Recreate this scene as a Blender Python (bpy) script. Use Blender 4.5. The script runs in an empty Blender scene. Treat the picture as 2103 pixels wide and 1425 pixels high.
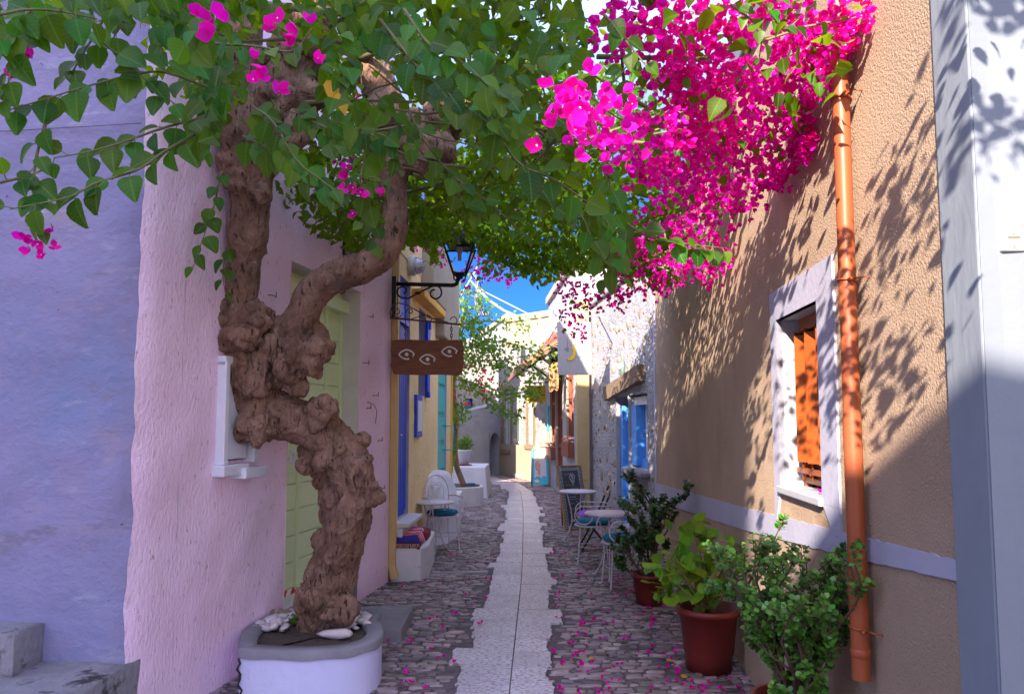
import bpy, bmesh, math, random
import numpy as np
from mathutils import Vector, Matrix, noise

random.seed(7); RNG = np.random.default_rng(7)
SC = bpy.context.scene
COL = SC.collection
R = math.radians

# ---------------------------------------------------------------- camera, sky, sun, exposure
FPX, CX, PY0, CAMH = 1450.0, 1051.5, 759.5, 1.6
TH = math.atan(106.5 / FPX)
cd = bpy.data.cameras.new('camera'); cam = bpy.data.objects.new('camera', cd); COL.objects.link(cam)
cam.location = (0, 0, CAMH); cam.rotation_euler = (math.pi / 2 + TH, 0, 0)
cd.sensor_width = 36.0; cd.lens = FPX / 2103 * 36.0; cd.shift_y = 47.0 / 2103
cd.clip_start = 0.05; cd.clip_end = 2000
SC.camera = cam

SUN = Vector((0.40, 0.83, -0.46)).normalized()          # direction the light travels
world = bpy.data.worlds.new('World'); SC.world = world; world.use_nodes = True
wn = world.node_tree; bg = wn.nodes['Background']
sky = wn.nodes.new('ShaderNodeTexSky'); sky.sky_type = 'NISHITA'; sky.sun_disc = False
sky.sun_elevation = math.asin(-SUN.z); sky.sun_rotation = math.atan2(-SUN.x, -SUN.y)
sky.air_density = 1.0; sky.dust_density = 0.2; sky.ozone_density = 4.0; sky.altitude = 100
gtc = wn.nodes.new('ShaderNodeTexCoord'); gsx = wn.nodes.new('ShaderNodeSeparateXYZ'); wn.links.new(gtc.outputs['Generated'], gsx.inputs[0])
gmr = wn.nodes.new('ShaderNodeMapRange'); gmr.interpolation_type = 'SMOOTHSTEP'; gmr.inputs[1].default_value = .26; gmr.inputs[2].default_value = .80; wn.links.new(gsx.outputs[2], gmr.inputs[0])
gmx = wn.nodes.new('ShaderNodeMix'); gmx.data_type = 'RGBA'; gmx.inputs[6].default_value = (.035, .10, .20, 1); gmx.inputs[7].default_value = (2.75, 1.75, 1.36, 1); gmb = wn.nodes.new('ShaderNodeMapRange'); gmb.interpolation_type = 'SMOOTHSTEP'; gmb.inputs[1].default_value = -.15; gmb.inputs[2].default_value = -.75; gmb.inputs[4].default_value = .28; wn.links.new(gsx.outputs[1], gmb.inputs[0])
gma = wn.nodes.new('ShaderNodeMath'); gma.operation = 'MAXIMUM'; wn.links.new(gmr.outputs[0], gma.inputs[0]); wn.links.new(gmb.outputs[0], gma.inputs[1]); wn.links.new(gma.outputs[0], gmx.inputs[0])
gmu = wn.nodes.new('ShaderNodeMix'); gmu.data_type = 'RGBA'; gmu.blend_type = 'MULTIPLY'; gmu.inputs[0].default_value = 1; wn.links.new(sky.outputs[0], gmu.inputs[6]); wn.links.new(gmx.outputs[2], gmu.inputs[7])
wn.links.new(gmu.outputs[2], bg.inputs[0]); bg.inputs[1].default_value = 0.15
sl = bpy.data.lights.new('sun', 'SUN'); sl.energy = 3.0; sl.angle = R(0.53); sl.color = (1.0, 0.90, 0.76)
so = bpy.data.objects.new('sun', sl); COL.objects.link(so)
so.rotation_euler = SUN.to_track_quat('-Z', 'Y').to_euler(); so.location = (-8, -12, 14)
SC.view_settings.view_transform = 'Standard'; SC.view_settings.look = 'None'
SC.view_settings.exposure = 2.52; SC.view_settings.gamma = 1.0
SC.cycles.max_bounces = 10; SC.cycles.diffuse_bounces = 6; SC.cycles.transparent_max_bounces = 12

# ---------------------------------------------------------------- picture measurements -> places in the street
def ray(px, py):
    u = (px - CX) / FPX; v = (PY0 - py) / FPX
    return Vector((u, math.cos(TH) - v * math.sin(TH), math.sin(TH) + v * math.cos(TH)))
def P(px, py, Y):                       # point at depth Y
    d = ray(px, py); t = Y / d.y
    return Vector((d.x * t, Y, CAMH + d.z * t))
def G(px, py, z=0.0):                   # point on the level z
    d = ray(px, py); t = (z - CAMH) / d.z
    return Vector((d.x * t, d.y * t, z))
def W(px, py, line):                    # point on the upright wall X = a + b*Y
    d = ray(px, py); t = line[0] / (d.x - line[1] * d.y)
    return Vector((d.x * t, d.y * t, CAMH + d.z * t))
def line2(p, q):
    b = (q[0] - p[0]) / (q[1] - p[1]); return (p[0] - b * p[1], b)

# ---------------------------------------------------------------- mesh builder
class MB:
    def __init__(s): s.v = []; s.f = []; s.sm = []; s.r = []
    def add(s, verts, faces, smooth=False, M=None, rnd=None):
        o = len(s.v)
        if M is not None: verts = [M @ Vector(p) for p in verts]
        s.v.extend([tuple(p) for p in verts]); s.f.extend([tuple(i + o for i in f) for f in faces])
        s.sm.extend([smooth] * len(faces)); k = random.random() if rnd is None else rnd
        s.r.extend([k] * len(faces)); return s
    def box(s, a, b, M=None, rnd=None):
        x0, y0, z0 = a; x1, y1, z1 = b
        return s.add([(x0,y0,z0),(x1,y0,z0),(x1,y1,z0),(x0,y1,z0),(x0,y0,z1),(x1,y0,z1),(x1,y1,z1),(x0,y1,z1)],
              [(3,2,1,0),(4,5,6,7),(0,1,5,4),(1,2,6,5),(2,3,7,6),(3,0,4,7)], False, M, rnd)
    def hexa(s, c, rnd=None):            # eight corners: bottom ring then top ring
        return s.add(c, [(3,2,1,0),(4,5,6,7),(0,1,5,4),(1,2,6,5),(2,3,7,6),(3,0,4,7)], False, None, rnd)
    def tube(s, pts, r, n=8, M=None, cap=True, closed=False, rnd=None):
        pts = [Vector(p) for p in pts]; m = len(pts)
        rr = list(r) if hasattr(r, '__len__') else [r] * m
        up = None; V = []; F = []
        for i in range(m):
            if closed: t = (pts[(i+1) % m] - pts[i-1])
            else: t = pts[min(i+1, m-1)] - pts[max(i-1, 0)]
            if t.length < 1e-9: t = Vector((0,0,1))
            t.normalize()
            if up is None: up = t.orthogonal().normalized()
            else:
                up = up - t * up.dot(t)
                up = up.normalized() if up.length > 1e-6 else t.orthogonal().normalized()
            w = t.cross(up)
            for k in range(n):
                a = 2 * math.pi * k / n
                V.append(pts[i] + (up * math.cos(a) + w * math.sin(a)) * rr[i])
        for i in range(m if closed else m - 1):
            j = (i + 1) % m
            for k in range(n):
                F.append((i*n+k, i*n+(k+1) % n, j*n+(k+1) % n, j*n+k))
        if cap and not closed:
            F.append(tuple(range(n-1, -1, -1))); F.append(tuple((m-1)*n+k for k in range(n)))
        return s.add(V, F, True, M, rnd)
    def lathe(s, prof, c=(0,0,0), n=28, M=None, cap=True, sx=1, sy=1, rnd=None):
        V = []; F = []; m = len(prof)
        for (r, z) in prof:
            for k in range(n):
                a = 2 * math.pi * k / n
                V.append((c[0] + r*sx*math.cos(a), c[1] + r*sy*math.sin(a), c[2] + z))
        for i in range(m-1):
            for k in range(n): F.append((i*n+k, i*n+(k+1) % n, (i+1)*n+(k+1) % n, (i+1)*n+k))
        if cap:
            F.append(tuple(range(n-1, -1, -1))); F.append(tuple((m-1)*n+k for k in range(n)))
        return s.add(V, F, True, M, rnd)
    def ball(s, c, r, n=10, sc=(1,1,1), jit=0, M=None, rnd=None):
        V = []; F = []; h = n // 2 + 1; sd = random.random() * 90
        for i in range(h + 1):
            t = math.pi * i / h
            for k in range(n):
                a = 2 * math.pi * k / n
                d = Vector((math.sin(t)*math.cos(a), math.sin(t)*math.sin(a), math.cos(t)))
                q = r * (1 + jit * noise.noise(d * 1.7 + Vector((sd, 0, 0))))
                V.append((c[0] + d.x*q*sc[0], c[1] + d.y*q*sc[1], c[2] + d.z*q*sc[2]))
        for i in range(h):
            for k in range(n): F.append((i*n+k, (i+1)*n+k, (i+1)*n+(k+1) % n, i*n+(k+1) % n))
        return s.add(V, F, True, M, rnd)
    def prism(s, poly, z0, z1, M=None, rnd=None):     # plan polygon (ccw) raised z0..z1
        n = len(poly)
        V = [(p[0], p[1], z0) for p in poly] + [(p[0], p[1], z1) for p in poly]
        F = [tuple(range(n-1, -1, -1)), tuple(range(n, 2*n))] + [(i, (i+1) % n, n+(i+1) % n, n+i) for i in range(n)]
        return s.add(V, F, False, M, rnd)
    def quad(s, a, b, c, d, rnd=None): return s.add([a, b, c, d], [(0,1,2,3)], False, None, rnd)
    def build(s, name, mat, parent=None, bevel=0, seg=2, weld=False):
        me = bpy.data.meshes.new(name)
        if parent is None:
            A = np.array(s.v); off = Vector(((A[:,0].min()+A[:,0].max())/2, (A[:,1].min()+A[:,1].max())/2, A[:,2].min()))
        else: off = wloc(parent)
        me.from_pydata([(p[0]-off.x, p[1]-off.y, p[2]-off.z) for p in s.v], [], s.f)
        me.polygons.foreach_set('use_smooth', s.sm)
        at = me.attributes.new('rnd', 'FLOAT', 'FACE'); at.data.foreach_set('value', s.r)
        if weld:
            bm = bmesh.new(); bm.from_mesh(me); bmesh.ops.remove_doubles(bm, verts=bm.verts, dist=1e-4)
            bmesh.ops.recalc_face_normals(bm, faces=bm.faces); bm.to_mesh(me); bm.free()
        me.materials.append(mat)
        o = bpy.data.objects.new(name, me); COL.objects.link(o)
        if parent is None: o.location = off
        else: o.parent = parent
        if bevel:
            bv = o.modifiers.new('bevel', 'BEVEL'); bv.width = bevel; bv.segments = seg; bv.limit_method = 'ANGLE'; bv.angle_limit = R(40)
        return o
def wloc(o):
    v = Vector((0,0,0))
    while o is not None: v = v + o.location; o = o.parent
    return v
def thing(name, loc, label, cat, group=None):
    o = bpy.data.objects.new(name, None); COL.objects.link(o); o.location = loc
    o.empty_display_size = 0.1
    return tag(o, label, cat, group)
def tag(o, label=None, cat=None, group=None, kind=None):
    if label: o['label'] = label
    if cat: o['category'] = cat
    if group: o['group'] = group
    if kind: o['kind'] = kind
    return o
def children(o): return [c for c in bpy.data.objects if c.parent == o]
def copy_tree(o, parent=None):
    c = o.copy(); COL.objects.link(c)
    if parent is not None: c.parent = parent
    for ch in children(o): copy_tree(ch, c)
    return c
def raw(name, V, F, mat, parent=None, rnd=None, smooth=True, off=None, lf=None):   # big numpy meshes: V (n,3), F (m,k)
    me = bpy.data.meshes.new(name)
    if off is None: off = wloc(parent) if parent is not None else Vector((0,0,0))
    V = np.asarray(V, dtype=np.float32) - np.array(off, dtype=np.float32)
    F = np.asarray(F, dtype=np.int32); m, k = F.shape
    me.vertices.add(len(V)); me.vertices.foreach_set('co', V.ravel())
    me.loops.add(m*k); me.loops.foreach_set('vertex_index', F.ravel())
    me.polygons.add(m); me.polygons.foreach_set('loop_start', np.arange(m, dtype=np.int32)*k)
    me.polygons.foreach_set('use_smooth', np.full(m, smooth))
    me.update(calc_edges=True)
    if rnd is not None:
        at = me.attributes.new('rnd', 'FLOAT', 'FACE'); at.data.foreach_set('value', np.asarray(rnd, dtype=np.float32))
    if lf is not None:
        at = me.attributes.new('leaf', 'FLOAT_VECTOR', 'POINT'); at.data.foreach_set('vector', np.asarray(lf, dtype=np.float32).ravel())
    me.materials.append(mat)
    o = bpy.data.objects.new(name, me); COL.objects.link(o)
    if parent is not None: o.parent = parent
    else: o.location = off
    return o
def text_mesh(mb, s, size, M, depth=0.002, rnd=None):   # lettering, laid along +x / +y of M
    cu = bpy.data.curves.new('lettering', 'FONT'); cu.body = s; cu.size = size; cu.extrude = depth; cu.align_x = 'CENTER'; cu.align_y = 'CENTER'
    cu.resolution_u = 2
    ob = bpy.data.objects.new('lettering', cu); COL.objects.link(ob)
    dg = bpy.context.evaluated_depsgraph_get(); me = bpy.data.meshes.new_from_object(ob.evaluated_get(dg))
    mb.add([v.co.copy() for v in me.vertices], [tuple(p.vertices) for p in me.polygons], False, M, rnd)
    bpy.data.objects.remove(ob); bpy.data.curves.remove(cu); bpy.data.meshes.remove(me)

# ---------------------------------------------------------------- materials
def mat(name, col, col2=None, ns=4.0, rough=.8, bump=0.0, bs=60.0, bd=.006, spec=.4, metal=0.0, rnd=0.0, transl=0.0, tcol=None,
        st=(1,1,1), bst=None, dirt=None, contrast=.18, bump2=None, wave=None, hue=0.0, coat=0.0, rcol=None, veins=None):
    m = bpy.data.materials.new(name); m.use_nodes = True; nt = m.node_tree; N = nt.nodes; L = nt.links
    b = N['Principled BSDF']; out = N['Material Output']
    tc = N.new('ShaderNodeTexCoord')
    def mapped(sc):
        mp = N.new('ShaderNodeMapping'); mp.inputs['Scale'].default_value = sc; L.new(tc.outputs['Object'], mp.inputs['Vector']); return mp.outputs[0]
    def noi(scale, vec, det=6, ro=.6):
        n = N.new('ShaderNodeTexNoise'); n.inputs['Scale'].default_value = scale; n.inputs['Detail'].default_value = det
        n.inputs['Roughness'].default_value = ro; L.new(vec, n.inputs['Vector']); return n.outputs['Fac']
    def remap(x, a, c, lo=0, hi=1):
        r = N.new('ShaderNodeMapRange'); L.new(x, r.inputs[0])
        for i, q in enumerate((a, c, lo, hi)): r.inputs[i+1].default_value = q
        return r.outputs[0]
    def mix(f, a, c, mode='MIX'):
        x = N.new('ShaderNodeMix'); x.data_type = 'RGBA'; x.blend_type = mode
        for i, q in ((0, f), (6, a), (7, c)):
            if isinstance(q, (int, float)): x.inputs[i].default_value = q
            elif isinstance(q, tuple): x.inputs[i].default_value = (*q, 1)
            else: L.new(q, x.inputs[i])
        return x.outputs[2]
    vec = mapped(st); c = tuple(col)
    if col2 is not None:
        f = remap(noi(ns, vec), .5 - contrast, .5 + contrast); c = mix(f, tuple(col), tuple(col2))
    if wave:
        w = N.new('ShaderNodeTexWave'); w.inputs['Scale'].default_value = wave[0]; w.inputs['Distortion'].default_value = wave[1]
        w.inputs['Detail'].default_value = 4; w.inputs['Detail Scale'].default_value = 2; w.bands_direction = wave[3]
        L.new(vec, w.inputs['Vector']); c = mix(w.outputs['Fac'], c, tuple(wave[2]))
    if rcol is not None or rnd or hue:
        at = N.new('ShaderNodeAttribute'); at.attribute_name = 'rnd'
        if rcol is not None: c = mix(at.outputs['Fac'], c, tuple(rcol))
        if rnd or hue:
            h = N.new('ShaderNodeHueSaturation'); 
            if isinstance(c, tuple): h.inputs['Color'].default_value = (*c, 1)
            else: L.new(c, h.inputs['Color'])
            wn_ = N.new('ShaderNodeTexWhiteNoise'); wn_.noise_dimensions = '1D'; L.new(at.outputs['Fac'], wn_.inputs['W'])
            L.new(remap(wn_.outputs['Value'], 0, 1, 1-rnd, 1+rnd), h.inputs['Value'])
            if hue: L.new(remap(at.outputs['Fac'], 0, 1, .5-hue, .5+hue), h.inputs['Hue'])
            c = h.outputs[0]
    if veins:                                    # midrib, side veins and pale rim, drawn along the leaf's own length
        va = N.new('ShaderNodeAttribute'); va.attribute_name = 'leaf'; vx = N.new('ShaderNodeSeparateXYZ'); L.new(va.outputs['Vector'], vx.inputs[0])
        def mth(op, a, b_=None):
            q = N.new('ShaderNodeMath'); q.operation = op
            for i, z in enumerate((a, b_)):
                if z is None: continue
                if isinstance(z, (int, float)): q.inputs[i].default_value = z
                else: L.new(z, q.inputs[i])
            return q.outputs[0]
        ay = mth('ABSOLUTE', vx.outputs[1]); rib = remap(ay, .012, .035, 1, 0)
        sv = mth('SINE', mth('MULTIPLY', mth('SUBTRACT', vx.outputs[0], mth('MULTIPLY', ay, .75)), 42.0)); side = remap(sv, .86, .98, 0, .55)
        vf = mth('MAXIMUM', rib, side); c = mix(mth('MULTIPLY', vf, .55), c, tuple(veins))
    if dirt:                                     # list of (colour, scale, threshold, softness, stretch)
        for (dc, ds, th, sf, dst) in dirt:
            f = remap(noi(ds, mapped(dst), 8, .65), th, th + sf); c = mix(f, c, tuple(dc))
    if isinstance(c, tuple): b.inputs['Base Color'].default_value = (*c, 1)
    else: L.new(c, b.inputs['Base Color'])
    b.inputs['Roughness'].default_value = rough; b.inputs['Metallic'].default_value = metal
    b.inputs['Specular IOR Level'].default_value = spec; b.inputs['Coat Weight'].default_value = coat
    nrm = None
    for (s_, sc_, d_, bst_) in ([(bump, bs, bd, bst or st)] if bump else []) + (bump2 or []):
        bp = N.new('ShaderNodeBump'); bp.inputs['Strength'].default_value = s_; bp.inputs['Distance'].default_value = d_
        L.new(noi(sc_, mapped(bst_), 5, .6), bp.inputs['Height'])
        if nrm is not None: L.new(nrm, bp.inputs['Normal'])
        nrm = bp.outputs[0]
    if nrm is not None: L.new(nrm, b.inputs['Normal'])
    if transl:
        t = N.new('ShaderNodeBsdfTranslucent')
        if tcol is not None:
            t.inputs[0].default_value = (*tcol, 1)
            if not isinstance(c, tuple): L.new(mix(.5, tuple(tcol), c), t.inputs[0])
        elif isinstance(c, tuple): t.inputs[0].default_value = (*c, 1)
        else: L.new(c, t.inputs[0])
        ms = N.new('ShaderNodeMixShader'); ms.inputs[0].default_value = transl
        L.new(b.outputs[0], ms.inputs[1]); L.new(t.outputs[0], ms.inputs[2]); L.new(ms.outputs[0], out.inputs[0])
    return m
def glass_mat(name, col=(.9,.93,1), rough=.05):
    m = bpy.data.materials.new(name); m.use_nodes = True; b = m.node_tree.nodes['Principled BSDF']
    b.inputs['Base Color'].default_value = (*col, 1); b.inputs['Roughness'].default_value = rough; b.inputs['Transmission Weight'].default_value = 1.0
    b.inputs['IOR'].default_value = 1.05; return m

WHITE = (.78,.76,.82)
m_lilac = mat('whitewash_shade_lilac', (.205,.19,.33), (.265,.22,.355), 1.3, .85, .55, 26, .012, dirt=[((.30,.23,.30), 2.4, .56, .14, (1,1,1.3)), ((.17,.20,.36), 1.1, .52, .2, (1,1,.8)), ((.12,.06,.07), 9, .69, .02, (1,1,1.8)), ((.20,.17,.24), 1.7, .62, .05, (1,1,2.4)), ((.32,.30,.42), 2.9, .58, .12, (1,1,3))], bump2=[(.5, 5, .03, (1,1,1.6))])  # whitewash tinted lilac and darkened, blue skylit shade put into the colour
m_pinkwall = mat('roughcast_rose', (.92,.68,.85), (.88,.60,.78), 1.6, .9, .9, 60, .012, bst=(1,1,.45), dirt=[((.55,.40,.46), 40, .60, .06, (1,1,.4)), ((.22,.15,.17), 22, .69, .03, (1,1,.6))])
m_reveal = mat('reveal_plaster', (.66,.62,.60), (.58,.55,.52), 5, .9, .5, 40, .006, dirt=[((.30,.26,.24), 24, .70, .03, (1,1,1))])
m_brown = mat('roughcast_sand', (.47,.325,.225), (.40,.27,.185), 2.0, .95, 1.0, 105, .012, dirt=[((.33,.20,.13), 1.3, .56, .2, (1,1,.5)), ((.56,.40,.28), .9, .57, .15, (1,1,.8)), ((.28,.17,.12), 6, .66, .10, (1,1,.12))])
m_band = mat('painted_band_grey', (.42,.40,.50), (.37,.35,.45), 3, .75, .5, 30, .006)
m_greypil = mat('pilaster_grey', (.23,.25,.29), (.20,.22,.26), 3, .7, .5, 14, .008, bst=(1,1,.3), dirt=[((.30,.31,.34), 9, .66, .02, (1,1,.12)), ((.16,.165,.19), 3, .6, .1, (1,1,.3))])
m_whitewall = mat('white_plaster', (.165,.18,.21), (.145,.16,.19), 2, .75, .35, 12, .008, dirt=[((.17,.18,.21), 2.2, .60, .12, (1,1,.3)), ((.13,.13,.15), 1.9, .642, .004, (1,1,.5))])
m_white2 = mat('limewash_shaded', (.66,.64,.67), (.58,.56,.60), 3, .85, .6, 24, .012, dirt=[((.42,.38,.37), 5, .66, .08, (1,1,1)), ((.38,.34,.34), 1.6, .60, .15, (1,1,1.5))])  # lighter limewash copy for things in shade, missing light put into its colour
m_white = mat('limewash_sunlit', (.37,.36,.38), (.31,.30,.33), 3, .85, .6, 24, .012, dirt=[((.50,.46,.45), 5, .66, .08, (1,1,1))])  # darker limewash copy, mainly for sunlit walls, strong sun offset in its colour
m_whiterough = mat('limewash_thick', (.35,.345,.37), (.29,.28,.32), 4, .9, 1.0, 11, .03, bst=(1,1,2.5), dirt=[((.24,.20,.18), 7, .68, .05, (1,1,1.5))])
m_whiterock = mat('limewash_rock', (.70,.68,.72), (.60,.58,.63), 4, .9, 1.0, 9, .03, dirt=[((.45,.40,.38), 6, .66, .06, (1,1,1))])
m_yellow = mat('ochre_plaster', (.88,.66,.34), (.80,.57,.28), 3, .9, .7, 26, .012, bst=(1,1,2.2), dirt=[((.55,.36,.16), 11, .61, .05, (1,1,2.0))])
m_cream = mat('cream_plaster', (.36,.30,.215), (.31,.25,.175), 2, .9, .5, 20, .01)
m_ochre = mat('ochre_paint', (.78,.42,.07), (.70,.36,.06), 3, .8, .3, 30, .005)
m_stonebit = mat('field_stone', (.34,.22,.13), (.42,.34,.27), 9, .9, .8, 50, .01, rnd=.45, hue=.02)
m_blue = mat('blue_paint', (.003,.055,.52), (.004,.07,.62), 4, .45, .2, 40, .003)
m_skyblue = mat('sky_blue_paint', (.06,.26,.72), (.08,.31,.78), 4, .5, .2, 40, .003)
m_teal = mat('turquoise_paint', (.01,.40,.42), (.015,.46,.46), 4, .5, .2, 40, .003)
m_green = mat('pale_green_paint', (.74,.86,.52), (.68,.80,.47), 3, .6, .25, 30, .004)
m_palewood = mat('weathered_green_wood', (.36,.50,.44), (.52,.56,.50), 8, .8, .5, 40, .006, st=(1,1,.2))
m_peel = mat('peeling_wall', (.37,.355,.345), (.23,.20,.18), 3.5, .95, 1.0, 18, .03, dirt=[((.30,.24,.20), 6, .60, .04, (1,1,.7)), ((.62,.44,.28), 2.2, .62, .05, (1,1,1))])
m_sandstone = mat('sandstone_blocks', (.33,.24,.165), (.38,.30,.225), 3, .9, .6, 20, .012, dirt=[((.42,.27,.17), 6, .66, .05, (1,1,1.6))])
m_redwood = mat('red_brown_wood', (.20,.055,.03), (.26,.08,.045), 8, .6, .3, 40, .004, st=(1,1,.15))
m_orange = mat('orange_varnish', (.38,.085,.015), (.29,.062,.012), 8, .4, .25, 30, .003, st=(1,1,.15))
m_pipe = mat('terracotta_plastic', (.36,.085,.028), (.31,.070,.025), 3, .45, .15, 30, .003, dirt=[((.30,.10,.06), 8, .70, .04, (1,1,.5))])
m_beigepipe = mat('ochre_metal', (.62,.42,.17), (.55,.36,.14), 4, .5, .2, 30, .003)
m_bark = mat('bark', (.17,.085,.055), (.40,.235,.165), 8, .9, 1.0, 42, .03, st=(1,1,.7), bst=(1,1,.55), dirt=[((.11,.055,.04), 9, .56, .12, (1,1,.5)), ((.46,.32,.25), 16, .62, .1, (1,1,.7)), ((.055,.028,.02), 40, .575, .05, (1,1,.22)), ((.22,.19,.17), 3.5, .60, .12, (1,1,1))], bump2=[(1.0, 95, .016, (1,1,.25)), (.9, 18, .03, (1,1,.5))])
m_twig = mat('twig', (.16,.11,.055), (.13,.15,.05), 9, .8, .3, 60, .003)
m_leaf = mat('bougainvillea_leaf', (.022,.085,.003), (.065,.15,.003), 2.2, .5, .25, 260, .0015, spec=.2, rnd=.55, hue=.045, transl=.52, tcol=(.42,.56,.004), veins=(.16,.30,.03))
m_leaf2 = mat('foreground_leaf', (.013,.090,.010), (.045,.14,.004), 6, .42, .4, 90, .002, spec=.28, rnd=.55, hue=.055, transl=.44, tcol=(.36,.54,.004), veins=(.15,.30,.05))
m_vine = mat('vine_leaf', (.08,.20,.015), (.16,.29,.02), 3, .45, 0, spec=.4, rnd=.4, hue=.03, transl=.4, tcol=(.25,.42,.02))
m_jade = mat('succulent_leaf', (.06,.18,.025), (.12,.26,.03), 6, .35, 0, spec=.5, rnd=.4, hue=.03, transl=.15)
m_geran = mat('geranium_leaf', (.10,.26,.015), (.20,.34,.02), 14, .55, .4, 60, .003, spec=.3, rnd=.35, hue=.045, transl=.3, tcol=(.34,.42,.03))
m_bract = mat('magenta_bract', (.90,.006,.42), (.80,.004,.42), 5, .6, .3, 120, .001, spec=.15, rnd=.38, hue=.022, transl=.42, tcol=(1.0,.01,.55))
m_bract2 = mat('pink_red_petal', (.80,.02,.10), (.85,.06,.22), 5, .6, 0, spec=.2, rnd=.2, transl=.3)
m_floret = mat('cream_floret', (.85,.82,.72), rough=.6)
m_iron = mat('black_iron', (.016,.015,.017), (.03,.022,.02), 20, .5, .3, 90, .002, metal=.3)
m_rust = mat('rusty_iron', (.11,.07,.055), (.16,.10,.075), 20, .7, .4, 90, .002, metal=.4)
m_whitemetal = mat('white_painted_metal', (.62,.58,.66), (.55,.50,.60), 14, .4, .1, 60, .001, dirt=[((.30,.22,.20), 18, .70, .03, (1,1,1))])
m_signwood = mat('dark_stained_wood', (.24,.09,.045), (.15,.055,.03), 5, .6, .6, 30, .006, st=(1,1,7), dirt=[((.02,.01,.01), 2.2, .60, .06, (1,1,5))])
m_winwhite = mat('window_white', (.40,.40,.44), (.34,.34,.38), 3, .7, .3, 20, .005)
m_print = mat('print_white', (.60,.60,.60), rough=.4)
m_moonwood = mat('whitewashed_board', (.42,.41,.41), (.36,.35,.36), 4, .7, .3, 40, .003, st=(8,1,.6))
m_lintel = mat('driftwood', (.30,.21,.14), (.20,.13,.085), 5, .9, 1.0, 30, .015, st=(1.5,1.5,9), bst=(1.5,1.5,9))
m_terra = mat('red_plastic_pot', (.20,.026,.02), (.16,.022,.018), 5, .45, .2, 60, .002, dirt=[((.17,.05,.04), 6, .64, .08, (1,1,1))])
m_soil = mat('soil', (.07,.05,.04), (.12,.09,.07), 20, .95, 1, 60, .02)
m_greyrim = mat('grey_cement', (.19,.175,.205), (.25,.23,.26), 5, .85, .5, 50, .006, dirt=[((.36,.33,.38), 7, .62, .1, (1,1,1))])
m_planter = mat('planter_limewash', (.66,.63,.86), (.58,.56,.82), 2.5, .8, .5, 18, .012, dirt=[((.45,.40,.55), 5, .68, .06, (1,1,1))])
m_pebble = mat('pebble', (.62,.54,.54), (.50,.40,.40), 9, .7, .3, 60, .003, rnd=.35, hue=.03)
m_cobble = mat('cobble_stone', (.17,.115,.120), (.30,.215,.215), 9, .5, .7, 45, .008, spec=.6, rnd=.75, hue=.07, dirt=[((.36,.28,.26), 14, .60, .1, (1,1,1)), ((.07,.05,.055), 2.2, .58, .15, (1,1,1))])
m_mortar = mat('mortar', (.11,.085,.095), (.16,.125,.135), 8, .9, .8, 50, .01)
m_slab = mat('worn_marble', (.64,.575,.64), (.50,.43,.49), 3, .38, .5, 30, .006, spec=.6, rnd=.12, dirt=[((.27,.17,.17), 34, .515, .04, (1,2.0,1)), ((.36,.27,.29), 5, .57, .12, (1,1,1))])
m_dust = mat('dusty_ground', (.20,.17,.15), (.26,.22,.19), .8, .95, .6, 20, .02)
m_tealcush = mat('teal_fabric', (.003,.11,.19), (.005,.15,.24), 60, .9, .8, 160, .003)
m_purple = mat('purple_fabric', (.24,.06,.42), (.30,.09,.50), 20, .9, .5, 120, .003)
m_black = mat('black_paint', (.02,.018,.02), rough=.5)
m_dark = mat('dark_interior', (.02,.018,.018), rough=.9)  # near-black colour standing in for shade in gaps and hollows
m_board = mat('chalkboard', (.028,.034,.042), (.05,.055,.065), 4, .6, .2, 40, .002)
m_chalk = mat('chalk', (.75,.75,.76), rough=.9)
m_chalkgold = mat('gold_chalk', (.75,.40,.09), rough=.9)
m_tanwood = mat('tan_wood', (.42,.20,.07), (.34,.16,.055), 6, .6, .3, 40, .004, st=(1,1,.2))
m_slatwood = mat('slat_wood', (.42,.34,.25), (.36,.28,.20), 6, .6, .2, 40, .003)
m_plastwhite = mat('ivory_plastic', (.52,.50,.44), rough=.4)
m_glass = glass_mat('clear_glass')
m_pane = mat('dark_pane', (.05,.05,.06), rough=.1, spec=.8)
m_palepane = mat('pale_shutter', (.72,.72,.80), (.66,.66,.76), 5, .5)
m_greysteel = mat('grey_steel', (.30,.30,.33), rough=.4, metal=.6)
m_awning = mat('awning_canvas', (.24,.10,.085), (.19,.08,.07), 5, .85, .3, 40, .004, wave=(1.6, .3, (.33,.18,.15), 'Y'), transl=.1)
m_tileedge = mat('roof_tile', (.50,.13,.08), (.40,.10,.07), 7, .8, .3, 40, .005, rnd=.2)
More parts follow.
